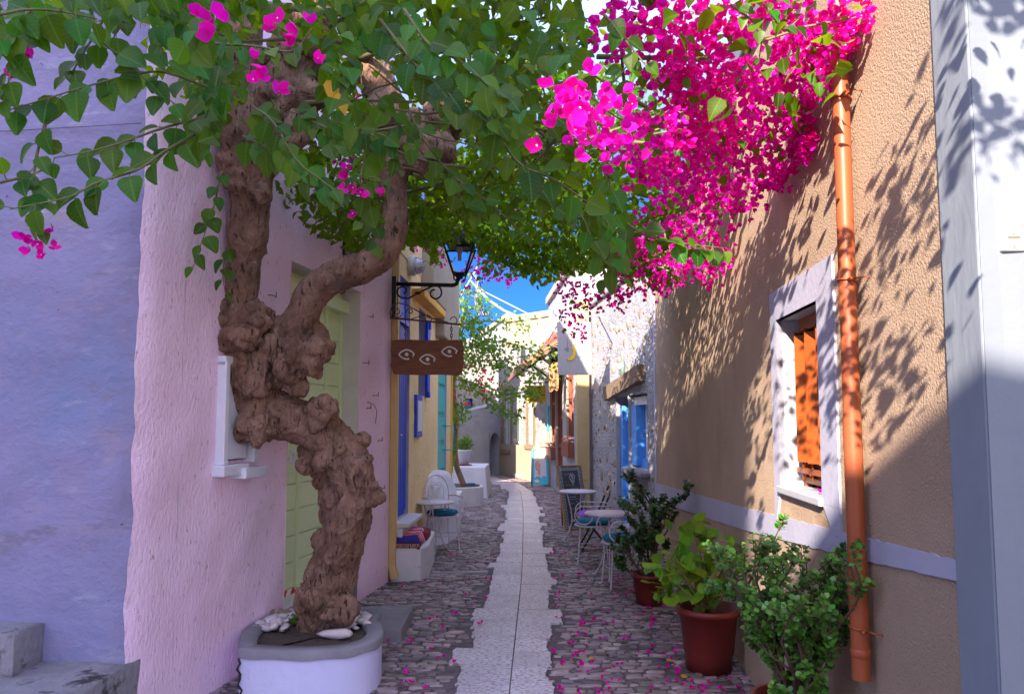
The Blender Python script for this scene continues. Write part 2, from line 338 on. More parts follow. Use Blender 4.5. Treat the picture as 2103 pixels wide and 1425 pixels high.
# ================================================================ wall helpers
def wall_grid(mb, p0, p1, z0, z1, holes=(), step=.14, amp=.008, fr=1.2, side=1, seed=0, top=None, lean=0.0, corner=None):
    """upright wall from p0 to p1 (plan), z0..z1, with rectangular holes (u0,u1,za,zb) in metres along the wall"""
    p0 = Vector((p0[0], p0[1], 0)); p1 = Vector((p1[0], p1[1], 0)); d = p1 - p0; Ln = d.length; d.normalize()
    n = Vector((d.y, -d.x, 0)) * side
    def axis(a, b, cuts):
        q = sorted(set([a, b] + [c for c in cuts if a < c < b])); out = []
        for i in range(len(q)-1):
            k = max(1, int(math.ceil((q[i+1]-q[i]) / step)))
            out += [q[i] + (q[i+1]-q[i]) * j / k for j in range(k)]
        return out + [b]
    us = axis(0, Ln, [h[0] for h in holes] + [h[1] for h in holes]); zs = axis(z0, z1, [h[2] for h in holes] + [h[3] for h in holes])
    V = []; F = []; m = len(zs); sv = Vector((seed*3.1, seed*1.7, 0))
    for u in us:
        for z in zs:
            edge = any(h[0]-1e-6 <= u <= h[1]+1e-6 and h[2]-1e-6 <= z <= h[3]+1e-6 for h in holes) or u in (us[0], us[-1])
            w = 0 if edge else amp
            q = Vector((u, z, 0)) * fr + sv
            zz = z if top is None or z < z1 - 1e-6 else z1 + top(u / Ln)
            v = p0 + d*u + n*(w*(noise.noise(q) + .5*noise.noise(q*2.7))) + Vector((lean*z, 0, zz))
            if corner is not None:                    # worn, wandering edge of the house
                k = max(0, 1 - (u if corner == 0 else Ln-u)/.16); k = k*k
                v += Vector((.030*noise.noise(Vector((z*2.3,1,0))) + .014*noise.noise(Vector((z*8,2,0))) - .03, .03 + .02*noise.noise(Vector((z*5,4,0))), 0)) * k
            V.append(v)
    for i in range(len(us)-1):
        for j in range(m-1):
            uc = (us[i]+us[i+1])/2; zc = (zs[j]+zs[j+1])/2
            if any(h[0] < uc < h[1] and h[2] < zc < h[3] for h in holes): continue
            f = (i*m+j, (i+1)*m+j, (i+1)*m+j+1, i*m+j+1)
            F.append(f if side == 1 else f[::-1])
    mb.add(V, F, True)
class Wall:                               # a straight facade with picture look-ups
    def __init__(s, p, q, side):
        s.p = Vector((p[0], p[1], 0)); s.q = Vector((q[0], q[1], 0)); s.d = (s.q-s.p).normalized(); s.L = (s.q-s.p).length
        s.n = Vector((s.d.y, -s.d.x, 0)) * side; s.side = side; s.line = line2(p, q)
    def at(s, u, z, out=0.0): return s.p + s.d*u + s.n*out + Vector((0, 0, z))
    def pix(s, px, py):
        w = W(px, py, s.line); return ((Vector((w.x, w.y, 0)) - s.p).dot(s.d), w.z)
    def slab(s, mb, u0, u1, z0, z1, o0, o1, rnd=None):
        a = s.at; c = [a(u0,z0,o0), a(u1,z0,o0), a(u1,z0,o1), a(u0,z0,o1), a(u0,z1,o0), a(u1,z1,o0), a(u1,z1,o1), a(u0,z1,o1)]
        mb.hexa(c, rnd)
    def quadu(s, mb, u0, u1, z0, z1, o): mb.quad(s.at(u0,z0,o), s.at(u1,z0,o), s.at(u1,z1,o), s.at(u0,z1,o))
    def reveal(s, mb, u0, u1, z0, z1, depth, lip=0.0, back=False):
        a = s.at
        for (A, B) in (((u0,z0),(u0,z1)), ((u0,z1),(u1,z1)), ((u1,z1),(u1,z0)), ((u1,z0),(u0,z0))):
            mb.quad(a(A[0],A[1],lip), a(B[0],B[1],lip), a(B[0],B[1],-depth), a(A[0],A[1],-depth))
        if back: mb.quad(a(u0,z0,-depth), a(u1,z0,-depth), a(u1,z1,-depth), a(u0,z1,-depth))
    def mass(s, mb, z0, z1, front, back, u0=None, u1=None):   # the house body behind the facade: ends, back and roof
        u0 = 0 if u0 is None else u0; u1 = s.L if u1 is None else u1; a = s.at
        f0, f1, b0, b1 = (u0, -front), (u1, -front), (u0, -back), (u1, -back)
        c = [a(u0,z0,0), a(u1,z0,0), a(u1,z0,-back), a(u0,z0,-back), a(u0,z1,0), a(u1,z1,0), a(u1,z1,-back), a(u0,z1,-back)]
        mb.add(c, [(4,5,6,7), (1,2,6,5), (2,3,7,6), (3,0,4,7)])
        k = [a(u0,z0,-front), a(u1,z0,-front), a(u1,z1,-front), a(u0,z1,-front)]; mb.add(k, [(0,1,2,3)])

def stones(mb, wall, spots, out=.006, sz=(.05,.11)):        # field stones showing through limewash
    for (u, z, s) in spots:
        n = random.randint(7, 10); hz = s * random.uniform(.8, 1.5); hu = s * random.uniform(.7, 1.3); ph = random.random()*6
        ring0 = []; ring1 = []
        for k in range(n):
            a = 2*math.pi*k/n; q = 1 + random.uniform(-.22, .22)
            du, dz = math.cos(a)*hu*q, math.sin(a)*hz*q
            ring0.append(wall.at(u+du, z+dz, -.012)); ring1.append(wall.at(u+du*.78, z+dz*.78, out + random.uniform(0,.008)))
        c = wall.at(u, z, out+.008)
        mb.add(ring0+ring1+[c], [(i, (i+1) % n, n+(i+1) % n, n+i) for i in range(n)] + [(n+i, n+(i+1) % n, 2*n) for i in range(n)], True)

# ================================================================ ground, street, path
g = MB(); g.add([(-300,-200,-.03),(300,-200,-.03),(300,600,-.03),(-300,600,-.03)], [(0,1,2,3)])
tag(g.build('ground', m_dust), kind='structure')
def path_c(Y):                                   # centre line of the flagged path
    pts = [(0,-.16),(4.15,-.02),(7.4,.10),(10.8,.17),(13,.2),(16.2,.2),(18,-.02),(20,-.62),(24,-2.4)]
    for (a, x0), (b, x1) in zip(pts, pts[1:]):
        if Y <= b: return x0 + (x1-x0) * (Y-a) / (b-a)
    return pts[-1][1]
m = MB(); N1 = 60
L0 = [(-3.2,-1),(-3.2,3),(-2.2,4),(-1.35,7.2),(-1.1,11.5),(-1.6,16),(-4,20),(-5,26)]; R0 = [(1.6,-1),(1.5,3),(1.6,5),(1.75,7.2),(1.9,11.5),(1.6,13.4),(1.15,18.5),(1.15,26)]
def edge(T, Y):
    for (x0, a), (x1, b) in zip(T, T[1:]):
        if Y <= b: return x0 + (x1-x0) * max(0, (Y-a)/(b-a))
    return T[-1][0]
V = []; F = []
for i in range(N1+1):
    Y = -1 + 26.5*i/N1; V += [(edge(L0,Y), Y, 0), (edge(R0,Y), Y, 0)]
F = [(2*i, 2*i+1, 2*i+3, 2*i+2) for i in range(N1)]
m.add(V, F); tag(m.build('street', m_mortar), kind='structure')
# flagstones of the path, each a worn block with ragged outer edge
slabs = []; mp = MB(); Y = 2.6
for side in (-1, 1):
    Y = 2.6 + (.1 if side > 0 else 0)
    while Y < 23:
        ln = random.uniform(.22, .46) * (1.0 if Y < 12 else 1.4)
        wd = .275 + random.uniform(-.022, .03) + (random.uniform(.06,.12) if random.random() < .17 else 0)
        if side < 0 and Y < 6: wd += .03
        if side > 0 and Y < 6: wd -= .03
        slabs.append((Y, Y+ln, side, wd)); k = 7; inn = []; outr = []
        tilt = random.uniform(-.002, .002); zt = .017 + random.uniform(-.002, .002)
        for i in range(k+1):
            y = Y + .0025 + (ln-.005)*i/k; c = path_c(y)
            inn.append((c + side*.003, y)); outr.append((c + side*(wd + random.uniform(-.012, .010)), y))
        poly = (inn + outr[::-1]) if side < 0 else (outr + inn[::-1])
        if side < 0: poly = poly[::-1] if False else poly
        area = sum(poly[i][0]*poly[(i+1) % len(poly)][1]-poly[(i+1) % len(poly)][0]*poly[i][1] for i in range(len(poly)))
        if area < 0: poly = poly[::-1]
        mp.prism(poly, -.01, zt)
        Y += ln
tag(mp.build('path', m_slab, bevel=.0025), kind='structure')
def path_half(Y, side):
    for a, b, s, w in slabs:
        if s == side and a <= Y < b: return w
    return .28
# cobbles: rows of small worn stones, long side across the street
CV = []; CF3 = []; CF4 = []; CR4 = []; CR3 = []; nv = 0; K = 8; Y = 3.3
while Y < 22:
    dy = random.uniform(.028, .052) * (1 if Y < 13 else 1.25); x = edge(L0, Y) + .03; xr = edge(R0, Y) - .02
    while x < xr:
        w = random.uniform(.045, .16) * (1 if Y < 13 else 1.25); cx = x + w/2; cy = Y + dy/2 + random.uniform(-.012, .012) + .012*math.sin(cx*5+Y*2); cc = path_c(cy)
        hl = path_half(cy, -1); hr = path_half(cy, 1)
        x += w + .004
        if cc - hl - w*.42 < cx < cc + hr + w*.42: continue
        zt = random.uniform(.005, .013); rt = random.uniform(-.14, .14); hy = dy*.5*random.uniform(.8, 1.12); kk = random.random(); tx = random.uniform(-.03,.03)
        for ring, (sc, z) in enumerate(((1.0, -.004), (.97, zt*.75), (.86, zt))):
            for k in range(K):
                a = 2*math.pi*(k+.5)/K; ca, sa = math.cos(a), math.sin(a)
                ex = math.copysign(abs(ca)**.55, ca)*w*.49*sc*random.uniform(.93,1.04); ey = math.copysign(abs(sa)**.6, sa)*hy*sc*random.uniform(.92,1.05)
                CV.append((cx+ex*math.cos(rt)-ey*math.sin(rt), cy+ex*math.sin(rt)+ey*math.cos(rt), z + ex*tx*ring))
        CV.append((cx, cy, zt*1.08))
        for r_ in range(2):
            for k in range(K): CF4.append((nv+r_*K+k, nv+r_*K+(k+1) % K, nv+(r_+1)*K+(k+1) % K, nv+(r_+1)*K+k)); CR4.append(kk)
        for k in range(0, K, 2): CF4.append((nv+2*K+k, nv+2*K+(k+1) % K, nv+2*K+(k+2) % K, nv+3*K)); CR4.append(kk)
        nv += 3*K+1
    Y += dy + .003
tag(raw('cobblestones', CV, CF4, m_cobble, None, CR4, True), kind='structure')
# pale metal strip across the street
for (xa, xb, lb) in ((G(885,1171).x, path_c(7.6)-.36, 'thin pale metal strip crossing the cobbles from the white bench to the path'), (path_c(7.6)+.40, G(1285,1168).x, 'thin pale metal strip crossing the cobbles under the bistro chair by the dark shrub')):
    d = MB(); d.box((xa, 7.58, -.01), (xb, 7.606, .024)); tag(d.build('edging_strip', m_greysteel, bevel=.003), lb, 'edging strip')

# ================================================================ left corner house (rose roughcast side, lilac front)
wl_ = Wall((-1.91, 3.6), (-1.235, 7.17), 1)            # the side along the street, facing right
HL = thing('corner_house', (-2.4, 5.2, 0), 'rose and lilac roughcast corner house with pale green door behind the gnarled tree', 'house')
du0, _ = wl_.pix(590, 900); du1, _ = wl_.pix(735, 900)
DZ0, DZ1 = .27, 2.78
su0, sz0 = wl_.pix(441, 945); su1, sz1 = wl_.pix(513, 960); SZ0, SZ1 = 1.36, 1.94
w = MB(); wall_grid(w, wl_.p, wl_.q, -.05, 5.6, [(du0,du1,DZ0,DZ1), (su0+.02,su1-.02,SZ0,SZ1)], .055, .016, 2.4, 1, 3, corner=0)
w.build('side_wall', m_pinkwall, HL)
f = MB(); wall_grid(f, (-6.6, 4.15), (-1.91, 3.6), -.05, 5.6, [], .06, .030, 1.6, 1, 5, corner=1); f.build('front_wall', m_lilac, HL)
b = MB(); wl_.mass(b, -.05, 5.6, .32, 4.6, u0=.35); 
b.build('house_body', m_white, HL)
r = MB(); wl_.reveal(r, du0, du1, DZ0, DZ1, .21, .004); r.build('reveal', m_reveal, HL); r = MB(); wl_.reveal(r, su0+.02, su1-.02, SZ0, SZ1, .10, .004, True); r.build('reveal', m_reveal, HL)
dr = MB(); wl_.slab(dr, du0, du1, DZ0, DZ1, -.32, -.19)
door = dr.build('door', m_green, HL)
pl = MB(); npl = 11
for i in range(npl):
    za = DZ0+.05 + (DZ1-.32-DZ0)*i/npl; zb = DZ0+.05 + (DZ1-.32-DZ0)*(i+1)/npl
    for (a, c) in ((.06, .37), (.42, .73), (.78, .96)): wl_.slab(pl, du0+(du1-du0)*a, du0+(du1-du0)*c, za+.004, zb-.004, -.19, -.172 + random.uniform(-.002,.002))
pl.build('board_panel', m_green, door, bevel=.003)
st = MB()
for a in (.0, .385, .745, .975): wl_.slab(st, du0+(du1-du0)*a, du0+(du1-du0)*min(1,a+.03), DZ0, DZ1-.2, -.188, -.158)
st.build('door_stile', m_green, door, bevel=.003)
lt = MB(); wl_.slab(lt, du0, du1+.0, DZ1-.2, DZ1-.09, -.188, -.10); wl_.slab(lt, du0+.02, du1-.02, DZ1-.088, DZ1-.03, -.188, -.165); lt.build('door_head', m_green, door, bevel=.006)
tp = MB(); wl_.slab(tp, du0, du1, DZ0-.01, DZ0+.045, -.188, -.176); tape = tp.build('barrier_tape', m_floret, door)
tr = MB()
for i in range(0, 18, 2):
    ua = du0 + (du1-du0)*i/18; ub = du0 + (du1-du0)*(i+1)/18
    tr.add([wl_.at(ua,DZ0,-.1745), wl_.at(ub,DZ0,-.1745), wl_.at(ub+.03,DZ0+.045,-.1745), wl_.at(ua+.03,DZ0+.045,-.1745)], [(0,1,2,3)])
tr.build('tape_stripe', mat('tape_red', (.6,.03,.04), rough=.5), tape)
th = MB(); wl_.slab(th, du0-.05, du1+.0, 0, DZ0-.012, -.30, .02); th.build('threshold', m_greyrim, HL, bevel=.01)
# small shutter window with projecting sill
sh = MB(); wl_.slab(sh, su0+.03, su1-.10, SZ0+.01, SZ1, -.08, .035)
shu = sh.build('shutter', m_palepane, HL, bevel=.006)
x = MB()
for (a, c) in ((su0, su0+.045), (su1-.05, su1)): wl_.slab(x, a, c, SZ0-.02, SZ1+.03, -.05, .06)
wl_.slab(x, su0, su1, SZ1+.0, SZ1+.06, -.05, .055)
x.build('shutter_frame', m_palepane, HL, bevel=.006)
x = MB(); wl_.slab(x, su1-.098, su1-.052, SZ0+.0, SZ0+.30, -.09, -.03); x.build('gap_shade', m_dark, HL)  # dark strip standing in for the shade beside the shutter
x = MB(); wl_.slab(x, su0-.02, su1-.13, SZ0-.09, SZ0-.02, -.02, .075); wl_.slab(x, su0+.17, su1+.03, SZ0-.115, SZ0-.045, -.02, .105); x.build('window_sill', m_palepane, HL, bevel=.008)
x = MB(); k0, kz = wl_.pix(598, 938); wl_.slab(x, k0-.02, k0+.03, kz-.05, kz+.05, .0, .012); x.tube([wl_.at(k0, kz+.02, .012), wl_.at(k0, kz+.03, .03), wl_.at(k0, kz+.0, .034)], .006); x.build('lock_plate', m_palepane, HL)
# iron hooks and wire ends in the plaster
for (px, py) in ((550,606), (757,650), (745,745), (765,812), (775,905), (752,838), (778,1004)):
    u, z = wl_.pix(px, py); x = MB(); L = random.uniform(.06,.11)
    x.tube([wl_.at(u, z, -.01), wl_.at(u, z, .02), wl_.at(u+L*.6, z+.004, .022), wl_.at(u+L, z-.005, .02), wl_.at(u+L, z+.035, .02)], .0035, 5); x.build('wall_hook', m_rust, HL)
x = MB(); u, z = wl_.pix(752, 825); x.tube([wl_.at(u,z,.01), wl_.at(u+.14,z-.02,.02), wl_.at(u+.22,z-.08,.02), wl_.at(u+.20,z-.2,.015)], .003, 5); x.build('wall_wire', m_rust, HL)
x = MB(); 
q = [Vector((-6.3,4.09,3.12)), Vector((-4,3.80,3.13)), Vector((-1.93,3.575,3.15))]; x.tube(q, .002, 5); x.build('facade_wire', m_rust, HL)

# ================================================================ right sand-coloured house
RWall = Wall((1.11+.083*1.866, 1.866), (1.11+.083*9.3, 9.3), -1)
HR = thing('sand_house', (3.2, 5.5, 0), 'sand coloured roughcast house with grey band and orange barred window', 'house')
def rw(px, py): return RWall.pix(px, py)
wu0, _ = rw(1690, 900); wu1, _ = rw(1604, 900); WZ0 = 1.265; WZ1 = 2.14
pil = rw(1958, 866)[0]                                     # edge of the grey corner pilaster
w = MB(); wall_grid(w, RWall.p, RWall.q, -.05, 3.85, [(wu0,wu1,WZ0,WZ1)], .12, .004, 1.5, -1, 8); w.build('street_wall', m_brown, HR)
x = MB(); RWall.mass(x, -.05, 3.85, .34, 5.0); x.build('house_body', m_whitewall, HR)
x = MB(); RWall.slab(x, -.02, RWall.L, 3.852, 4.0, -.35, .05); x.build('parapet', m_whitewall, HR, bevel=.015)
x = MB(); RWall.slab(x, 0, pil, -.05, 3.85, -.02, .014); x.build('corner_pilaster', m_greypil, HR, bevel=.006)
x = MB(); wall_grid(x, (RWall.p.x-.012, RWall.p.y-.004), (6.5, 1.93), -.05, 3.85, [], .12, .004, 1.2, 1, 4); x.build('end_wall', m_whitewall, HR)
x = MB(); RWall.slab(x, RWall.L-.13, RWall.L+.01, -.05, 3.85, -.02, .012); x.build('far_pilaster', m_band, HR, bevel=.006)
# sloping painted band
bandt = [rw(px, py) for px, py in ((1350,993), (1530,1042), (1750,1096), (1977,1152))]; bandb = [rw(px, py) for px, py in ((1350,1029), (1530,1088), (1750,1144), (1977,1194))]
x = MB(); V = []; nn = 60
def lerp(T, t):
    i = min(int(t*(len(T)-1)), len(T)-2); s = t*(len(T)-1)-i; return (T[i][0]+(T[i+1][0]-T[i][0])*s, T[i][1]+(T[i+1][1]-T[i][1])*s)
for i in range(nn+1):
    a = lerp(bandt, i/nn); c = lerp(bandb, i/nn); j = .006*noise.noise(Vector((i*.9,0,0))); k = .007*noise.noise(Vector((i*1.1,5,0)))
    V += [RWall.at(a[0], a[1]+j, .007), RWall.at(c[0], c[1]+k, .007), RWall.at(a[0], a[1]+j, -.02), RWall.at(c[0], c[1]+k, -.02)]
F = []
for i in range(nn): o = 4*i; F += [(o, o+1, o+5, o+4), (o, o+4, o+6, o+2), (o+1, o+3, o+7, o+5)]
x.add(V, F); x.build('painted_band', m_band, HR)
# window
win = MB(); RWall.reveal(win, wu0, wu1, WZ0, WZ1, .15, .012); window = win.build('window', m_winwhite, HR)
x = MB(); o0, ot = rw(1584, 605); o1, _ = rw(1714, 560); TZ = WZ1 + .16
RWall.slab(x, wu1, o0, WZ0-.02, TZ, -.02, .012); RWall.slab(x, o1, wu0, WZ0-.02, TZ, -.02, .012); RWall.slab(x, wu0, wu1, WZ1, TZ, -.02, .012)
for (a, c, t) in ((wu1, o0, o0-.03), (wu0, o1, o1+.03)):     # tapering feet of the surround
    A = RWall.at; zz = WZ0-.021
    x.add([A(a,zz,.012), A(c,zz,.012), A(c,zz-.17,.012), A(t,zz-.17,.012), A(a,zz,-.02), A(c,zz,-.02), A(c,zz-.17,-.02), A(t,zz-.17,-.02)], [(0,1,2,3),(0,4,5,1),(1,5,6,2),(2,6,7,3),(3,7,4,0)])
x.build('surround', m_band, window)
x = MB(); RWall.slab(x, wu0-.01, wu1+.012, WZ0-.035, WZ0+.002, -.12, .03); x.build('sill', m_winwhite, window, bevel=.006)
x = MB(); 
RWall.slab(x, wu0, wu0+.03, WZ0, WZ1, -.15, -.11); RWall.slab(x, wu1-.03, wu1, WZ0, WZ1, -.15, -.11); RWall.slab(x, wu0+.03, wu1-.03, WZ1-.07, WZ1, -.15, -.10); RWall.slab(x, wu0+.03, wu1-.03, WZ0+.02, WZ0+.05, -.15, -.11); RWall.slab(x, (wu0+wu1)/2-.012, (wu0+wu1)/2+.012, WZ0+.05, WZ1-.07, -.15, -.115)
x.build('frame', m_orange, window, bevel=.003)
x = MB(); RWall.slab(x, wu0, wu1, WZ0, WZ1, -.19, -.155); x.build('pane', m_pane, window)
x = MB(); nb = 7
for i in range(nb):                                         # zigzag folding shutter
    ua = wu0+.06+(wu1-wu0-.065)*i/nb; ub = wu0+.06+(wu1-wu0-.065)*(i+1)/nb; oa, ob = ((-.105, -.055) if i % 2 else (-.055, -.105))
    A = RWall.at; z0, z1 = WZ0+.13, WZ1-.075-.02*(i % 2)
    x.hexa([A(ua,z0,oa), A(ub,z0,ob), A(ub,z0,ob-.014), A(ua,z0,oa-.014), A(ua,z1,oa), A(ub,z1,ob), A(ub,z1,ob-.014), A(ua,z1,oa-.014)])
x.build('folding_shutter', m_orange, window)
x = MB(); RWall.slab(x, wu0+.02, wu1-.02, WZ0+.075, WZ0+.10, -.10, -.07)
for i in range(4): u = wu0+.12+(wu1-wu0-.2)*i/3; x.tube([RWall.at(u, WZ0+.04, -.085), RWall.at(u, WZ1-.08, -.085)], .006, 6)
x.build('bar', m_orange, window)
# doorbell plate
x = MB(); c = P(2076, 497, 1.86); x.box((c.x-.031, c.y-.012, c.z-.027), (c.x+.031, c.y+.012, c.z+.027)); bell = x.build('doorbell', m_plastwhite, None, bevel=.005)
tag(bell, 'ivory doorbell plate with two rusty screws on the white wall', 'doorbell')
x = MB(); x.box((c.x-.016, c.y-.0145, c.z+.006), (c.x+.016, c.y-.0125, c.z+.013)); x.build('name_slot', mat('name_strip', (.14,.12,.08)), bell)
x = MB(); x.box((c.x-.007, c.y-.0165, c.z-.013), (c.x+.007, c.y-.0125, c.z+.001)); x.build('button', m_plastwhite, bell, bevel=.002)
for dz in (.018, -.019): x = MB(); x.ball((c.x, c.y-.012, c.z+dz), .0028, 8); x.build('screw', m_pipe, bell)

# ================================================================ houses behind the camera, whose shade falls across the lane
def back_house(name, x0, x1, y0, y1, h, ridge, label):
    t = thing(name, ((x0+x1)/2, y1, 0), label, 'house'); q = MB(); xm = (x0+x1)/2
    q.add([(x0,y0,0),(x1,y0,0),(x1,y1,0),(x0,y1,0),(x0,y0,h),(x1,y0,h),(x1,y1,h),(x0,y1,h),(xm,y0,h+ridge),(xm,y1,h+ridge)],
          [(0,1,5,4),(1,2,6,5),(2,3,7,6),(3,0,4,7),(4,5,8),(6,7,9)]); q.build('wall', m_white, t)
    q = MB(); o = .15
    for s, xa in ((-1, x0-o), (1, x1+o)):
        zz = h - ridge*o/(xm-x0)
        q.add([(xa,y0-o,zz),(xa,y1+o,zz),(xm,y1+o,h+ridge),(xm,y0-o,h+ridge),(xa,y0-o,zz+.12),(xa,y1+o,zz+.12),(xm,y1+o,h+ridge+.12),(xm,y0-o,h+ridge+.12)],
              [(0,1,2,3),(4,5,6,7),(0,1,5,4),(1,2,6,5),(3,0,4,7)])
    q.build('roof', m_tileedge, t)
    for wx in np.arange(x0+.8, x1-.8, 1.5):
        q = MB(); q.box((wx, y1-.02, 1.0), (wx+.7, y1+.04, 2.3)); q.build('window', m_blue, t)
back_house('tall_house', -12.0, -4.75, -8.5, -6.0, 9.0, 1.0, 'tall white gabled house behind the viewer shading the left side')
back_house('low_house', -3.85, -1.85, -9.0, -6.0, 5.75, .28, 'lower white gabled house behind the viewer with a peaked roof')
# ================================================================ bougainvillea: trunk, limbs, leaves, blossoms
def smooth_path(pts, n):                 # Catmull-Rom through (px, py, depth, width px) rows -> world points and radii
    A = []
    for (px, py, Y, wd) in pts:
        p = P(px, py, Y); A.append((p.x, p.y, p.z, wd*Y/FPX/2))
    A = np.array(A); A = np.vstack([2*A[0]-A[1], A, 2*A[-1]-A[-2]]); out = []
    for i in range(1, len(A)-2):
        for j in range(n):
            t = j/n; a, b, c, d = A[i-1], A[i], A[i+1], A[i+2]
            out.append(.5*((2*b)+(-a+c)*t+(2*a-5*b+4*c-d)*t*t+(-a+3*b-3*c+d)*t**3))
    out.append(A[-2]); return [Vector(o[:3]) for o in out], [max(.004, o[3]) for o in out]
def gnarl(name, paths, parent, voxel=.014, burls=1.0, rough=1.0, extra=()):
    """swollen limb: tubes, burls and ring scars fused into one surface, then creased"""
    mb = MB()
    for (pts, n, dens) in paths:
        P_, R_ = smooth_path(pts, n); L = 0
        R2 = [r*(.90+.16*noise.noise(p*6)) for p, r in zip(P_, R_)]
        mb.tube(P_, R2, 18)
        for i in range(len(P_)):
            for k in range(int(dens*burls*5) + (random.random() < .5)):
                if random.random() > dens*burls: continue
                r = R_[i]; d = Vector((random.gauss(0,1), random.gauss(-.35,1), random.gauss(0,1))).normalized()
                t = (P_[min(i+1,len(P_)-1)]-P_[max(i-1,0)]).normalized(); d = (d - t*d.dot(t)*.85).normalized()
                s = r*random.choice((.15,.2,.24,.3,.36,.46)); c = P_[i] + d*(r*.98 - s*.12) + t*random.uniform(-.03,.03)
                if random.random() < .16:                      # ring scar
                    e1 = d.orthogonal().normalized(); e2 = d.cross(e1); q = s*.75
                    mb.tube([c + d*s*.45 + (e1*math.cos(a)+e2*math.sin(a))*q for a in np.linspace(0, 2*math.pi, 11)[:-1]], q*.48, 7, closed=True)
                else: mb.ball(c, s, 8, (random.uniform(.8,1.3), random.uniform(.8,1.2), random.uniform(.8,1.5)), .35)
    for (px, py, Y, wd) in extra: mb.ball(P(px,py,Y), wd*Y/FPX/2, 12, (1,.9,1), .8)
    me = bpy.data.meshes.new('tmp'); me.from_pydata(mb.v, [], mb.f); ob = bpy.data.objects.new('tmp', me); COL.objects.link(ob)
    md = ob.modifiers.new('r', 'REMESH'); md.mode = 'VOXEL'; md.voxel_size = voxel
    sm = ob.modifiers.new('s', 'SMOOTH'); sm.iterations = 9; sm.factor = .5
    dg = bpy.context.evaluated_depsgraph_get(); m2 = bpy.data.meshes.new_from_object(ob.evaluated_get(dg)); bpy.data.objects.remove(ob); bpy.data.meshes.remove(me)
    nv = len(m2.vertices); co = np.empty(nv*3, np.float32); m2.vertices.foreach_get('co', co); co = co.reshape(-1,3)
    nr = np.empty(nv*3, np.float32); m2.vertices.foreach_get('normal', nr); nr = nr.reshape(-1,3)
    for i in range(nv):
        v = Vector(co[i]); q = Vector((v.x*12, v.y*12, v.z*5)); w = noise.noise(q*.55)*2.5
        a = 1-2*abs(noise.noise(q+Vector((w,w,0)))); b = noise.noise(v*30); c = 1-2*abs(noise.noise(Vector((v.x*44+w*2, v.y*44, v.z*11))))
        co[i] += nr[i]*rough*(.014*a + .006*b + .008*c)
    co -= np.array(wloc(parent), np.float32)
    m2.vertices.foreach_set('co', co.ravel()); m2.polygons.foreach_set('use_smooth', [True]*len(m2.polygons)); m2.update(); m2.name = name
    m2.materials.clear(); m2.materials.append(m_bark); o = bpy.data.objects.new(name, m2); COL.objects.link(o); o.parent = parent; return o
TR = thing('bougainvillea_tree', P(660,1285,4.78), 'old bougainvillea with a gnarled twisting trunk and magenta blossoms over the lane', 'tree')
trunk_path = [(655,1310,4.80,118),(656,1285,4.78,118),(664,1240,4.74,124),(684,1170,4.70,126),(702,1110,4.68,128),(722,1040,4.64,112),(722,985,4.6,122),(700,930,4.58,136),(655,885,4.56,118),(600,862,4.54,120),(545,845,4.52,128),(520,800,4.5,132),(503,740,4.46,140),(490,690,4.44,128),(484,650,4.42,112)]
trunk_path = [(a,b,c,d*.76) for a,b,c,d in trunk_path]
gnarl('trunk', [(trunk_path, 9, .22), ([(690,1150,4.55,50),(708,1070,4.5,55),(740,1010,4.47,50),(735,940,4.46,60)], 6, .3), ([(650,900,4.7,60),(668,960,4.74,60),(690,1010,4.76,66),(690,1070,4.74,66)], 6, .25),
     ([(520,775,4.5,70),(575,725,4.5,100),(625,695,4.52,96),(655,730,4.52,50)], 7, .5)], TR, .0095, 1.0, 1.0,
     extra=((445,652,4.36,66),(520,655,4.34,70),(610,735,4.40,90),(652,718,4.42,62),(500,690,4.3,60),(640,940,4.6,60),(610,790,4.45,38),(470,760,4.38,60),(520,880,4.42,70),(660,850,4.42,58),(760,1020,4.5,46),(640,1230,4.6,60),(700,1250,4.62,66)))
gnarl('limb', [([(486,668,4.42,96),(494,625,4.4,68),(498,560,4.36,72),(508,480,4.32,80),(514,420,4.3,86),(515,370,4.26,98),(508,320,4.22,118),(500,270,4.18,110),(495,180,4.15,85),(500,60,4.1,80),(505,-60,4.05,80)], 9, .22),
     ([(530,345,4.25,80),(565,300,4.24,70),(592,240,4.22,104),(598,170,4.2,118),(612,110,4.16,100),(640,40,4.1,90),(660,-60,4.05,80)], 8, .6)], TR, .0125, .8, .7,
     extra=((492,370,4.16,52),(540,400,4.18,36),(470,335,4.14,46),(610,265,4.1,60),(560,195,4.1,52),(590,190,4.08,56)))
gnarl('limb', [([(560,735,4.48,100),(600,690,4.46,88),(625,640,4.44,72),(645,600,4.42,76),(690,566,4.4,72),(745,550,4.42,62),(785,520,4.46,66),(808,470,4.5,64),(812,420,4.5,58),(806,370,4.5,62),(812,320,4.5,84),(815,270,4.48,104),(790,210,4.45,86),(765,140,4.4,70),(745,40,4.35,66),(740,-60,4.3,60)], 9, .16),
     ([(815,300,4.5,80),(860,280,4.5,84),(910,250,4.52,80),(950,220,4.56,60),(1010,180,4.7,46),(1100,130,5,40)], 7, .7)], TR, .0115, .8, .6,
     extra=((770,240,4.36,60),(800,235,4.34,56),(880,300,4.4,50),(905,305,4.42,54),(860,330,4.42,56),(900,215,4.42,56),(935,240,4.46,56)))

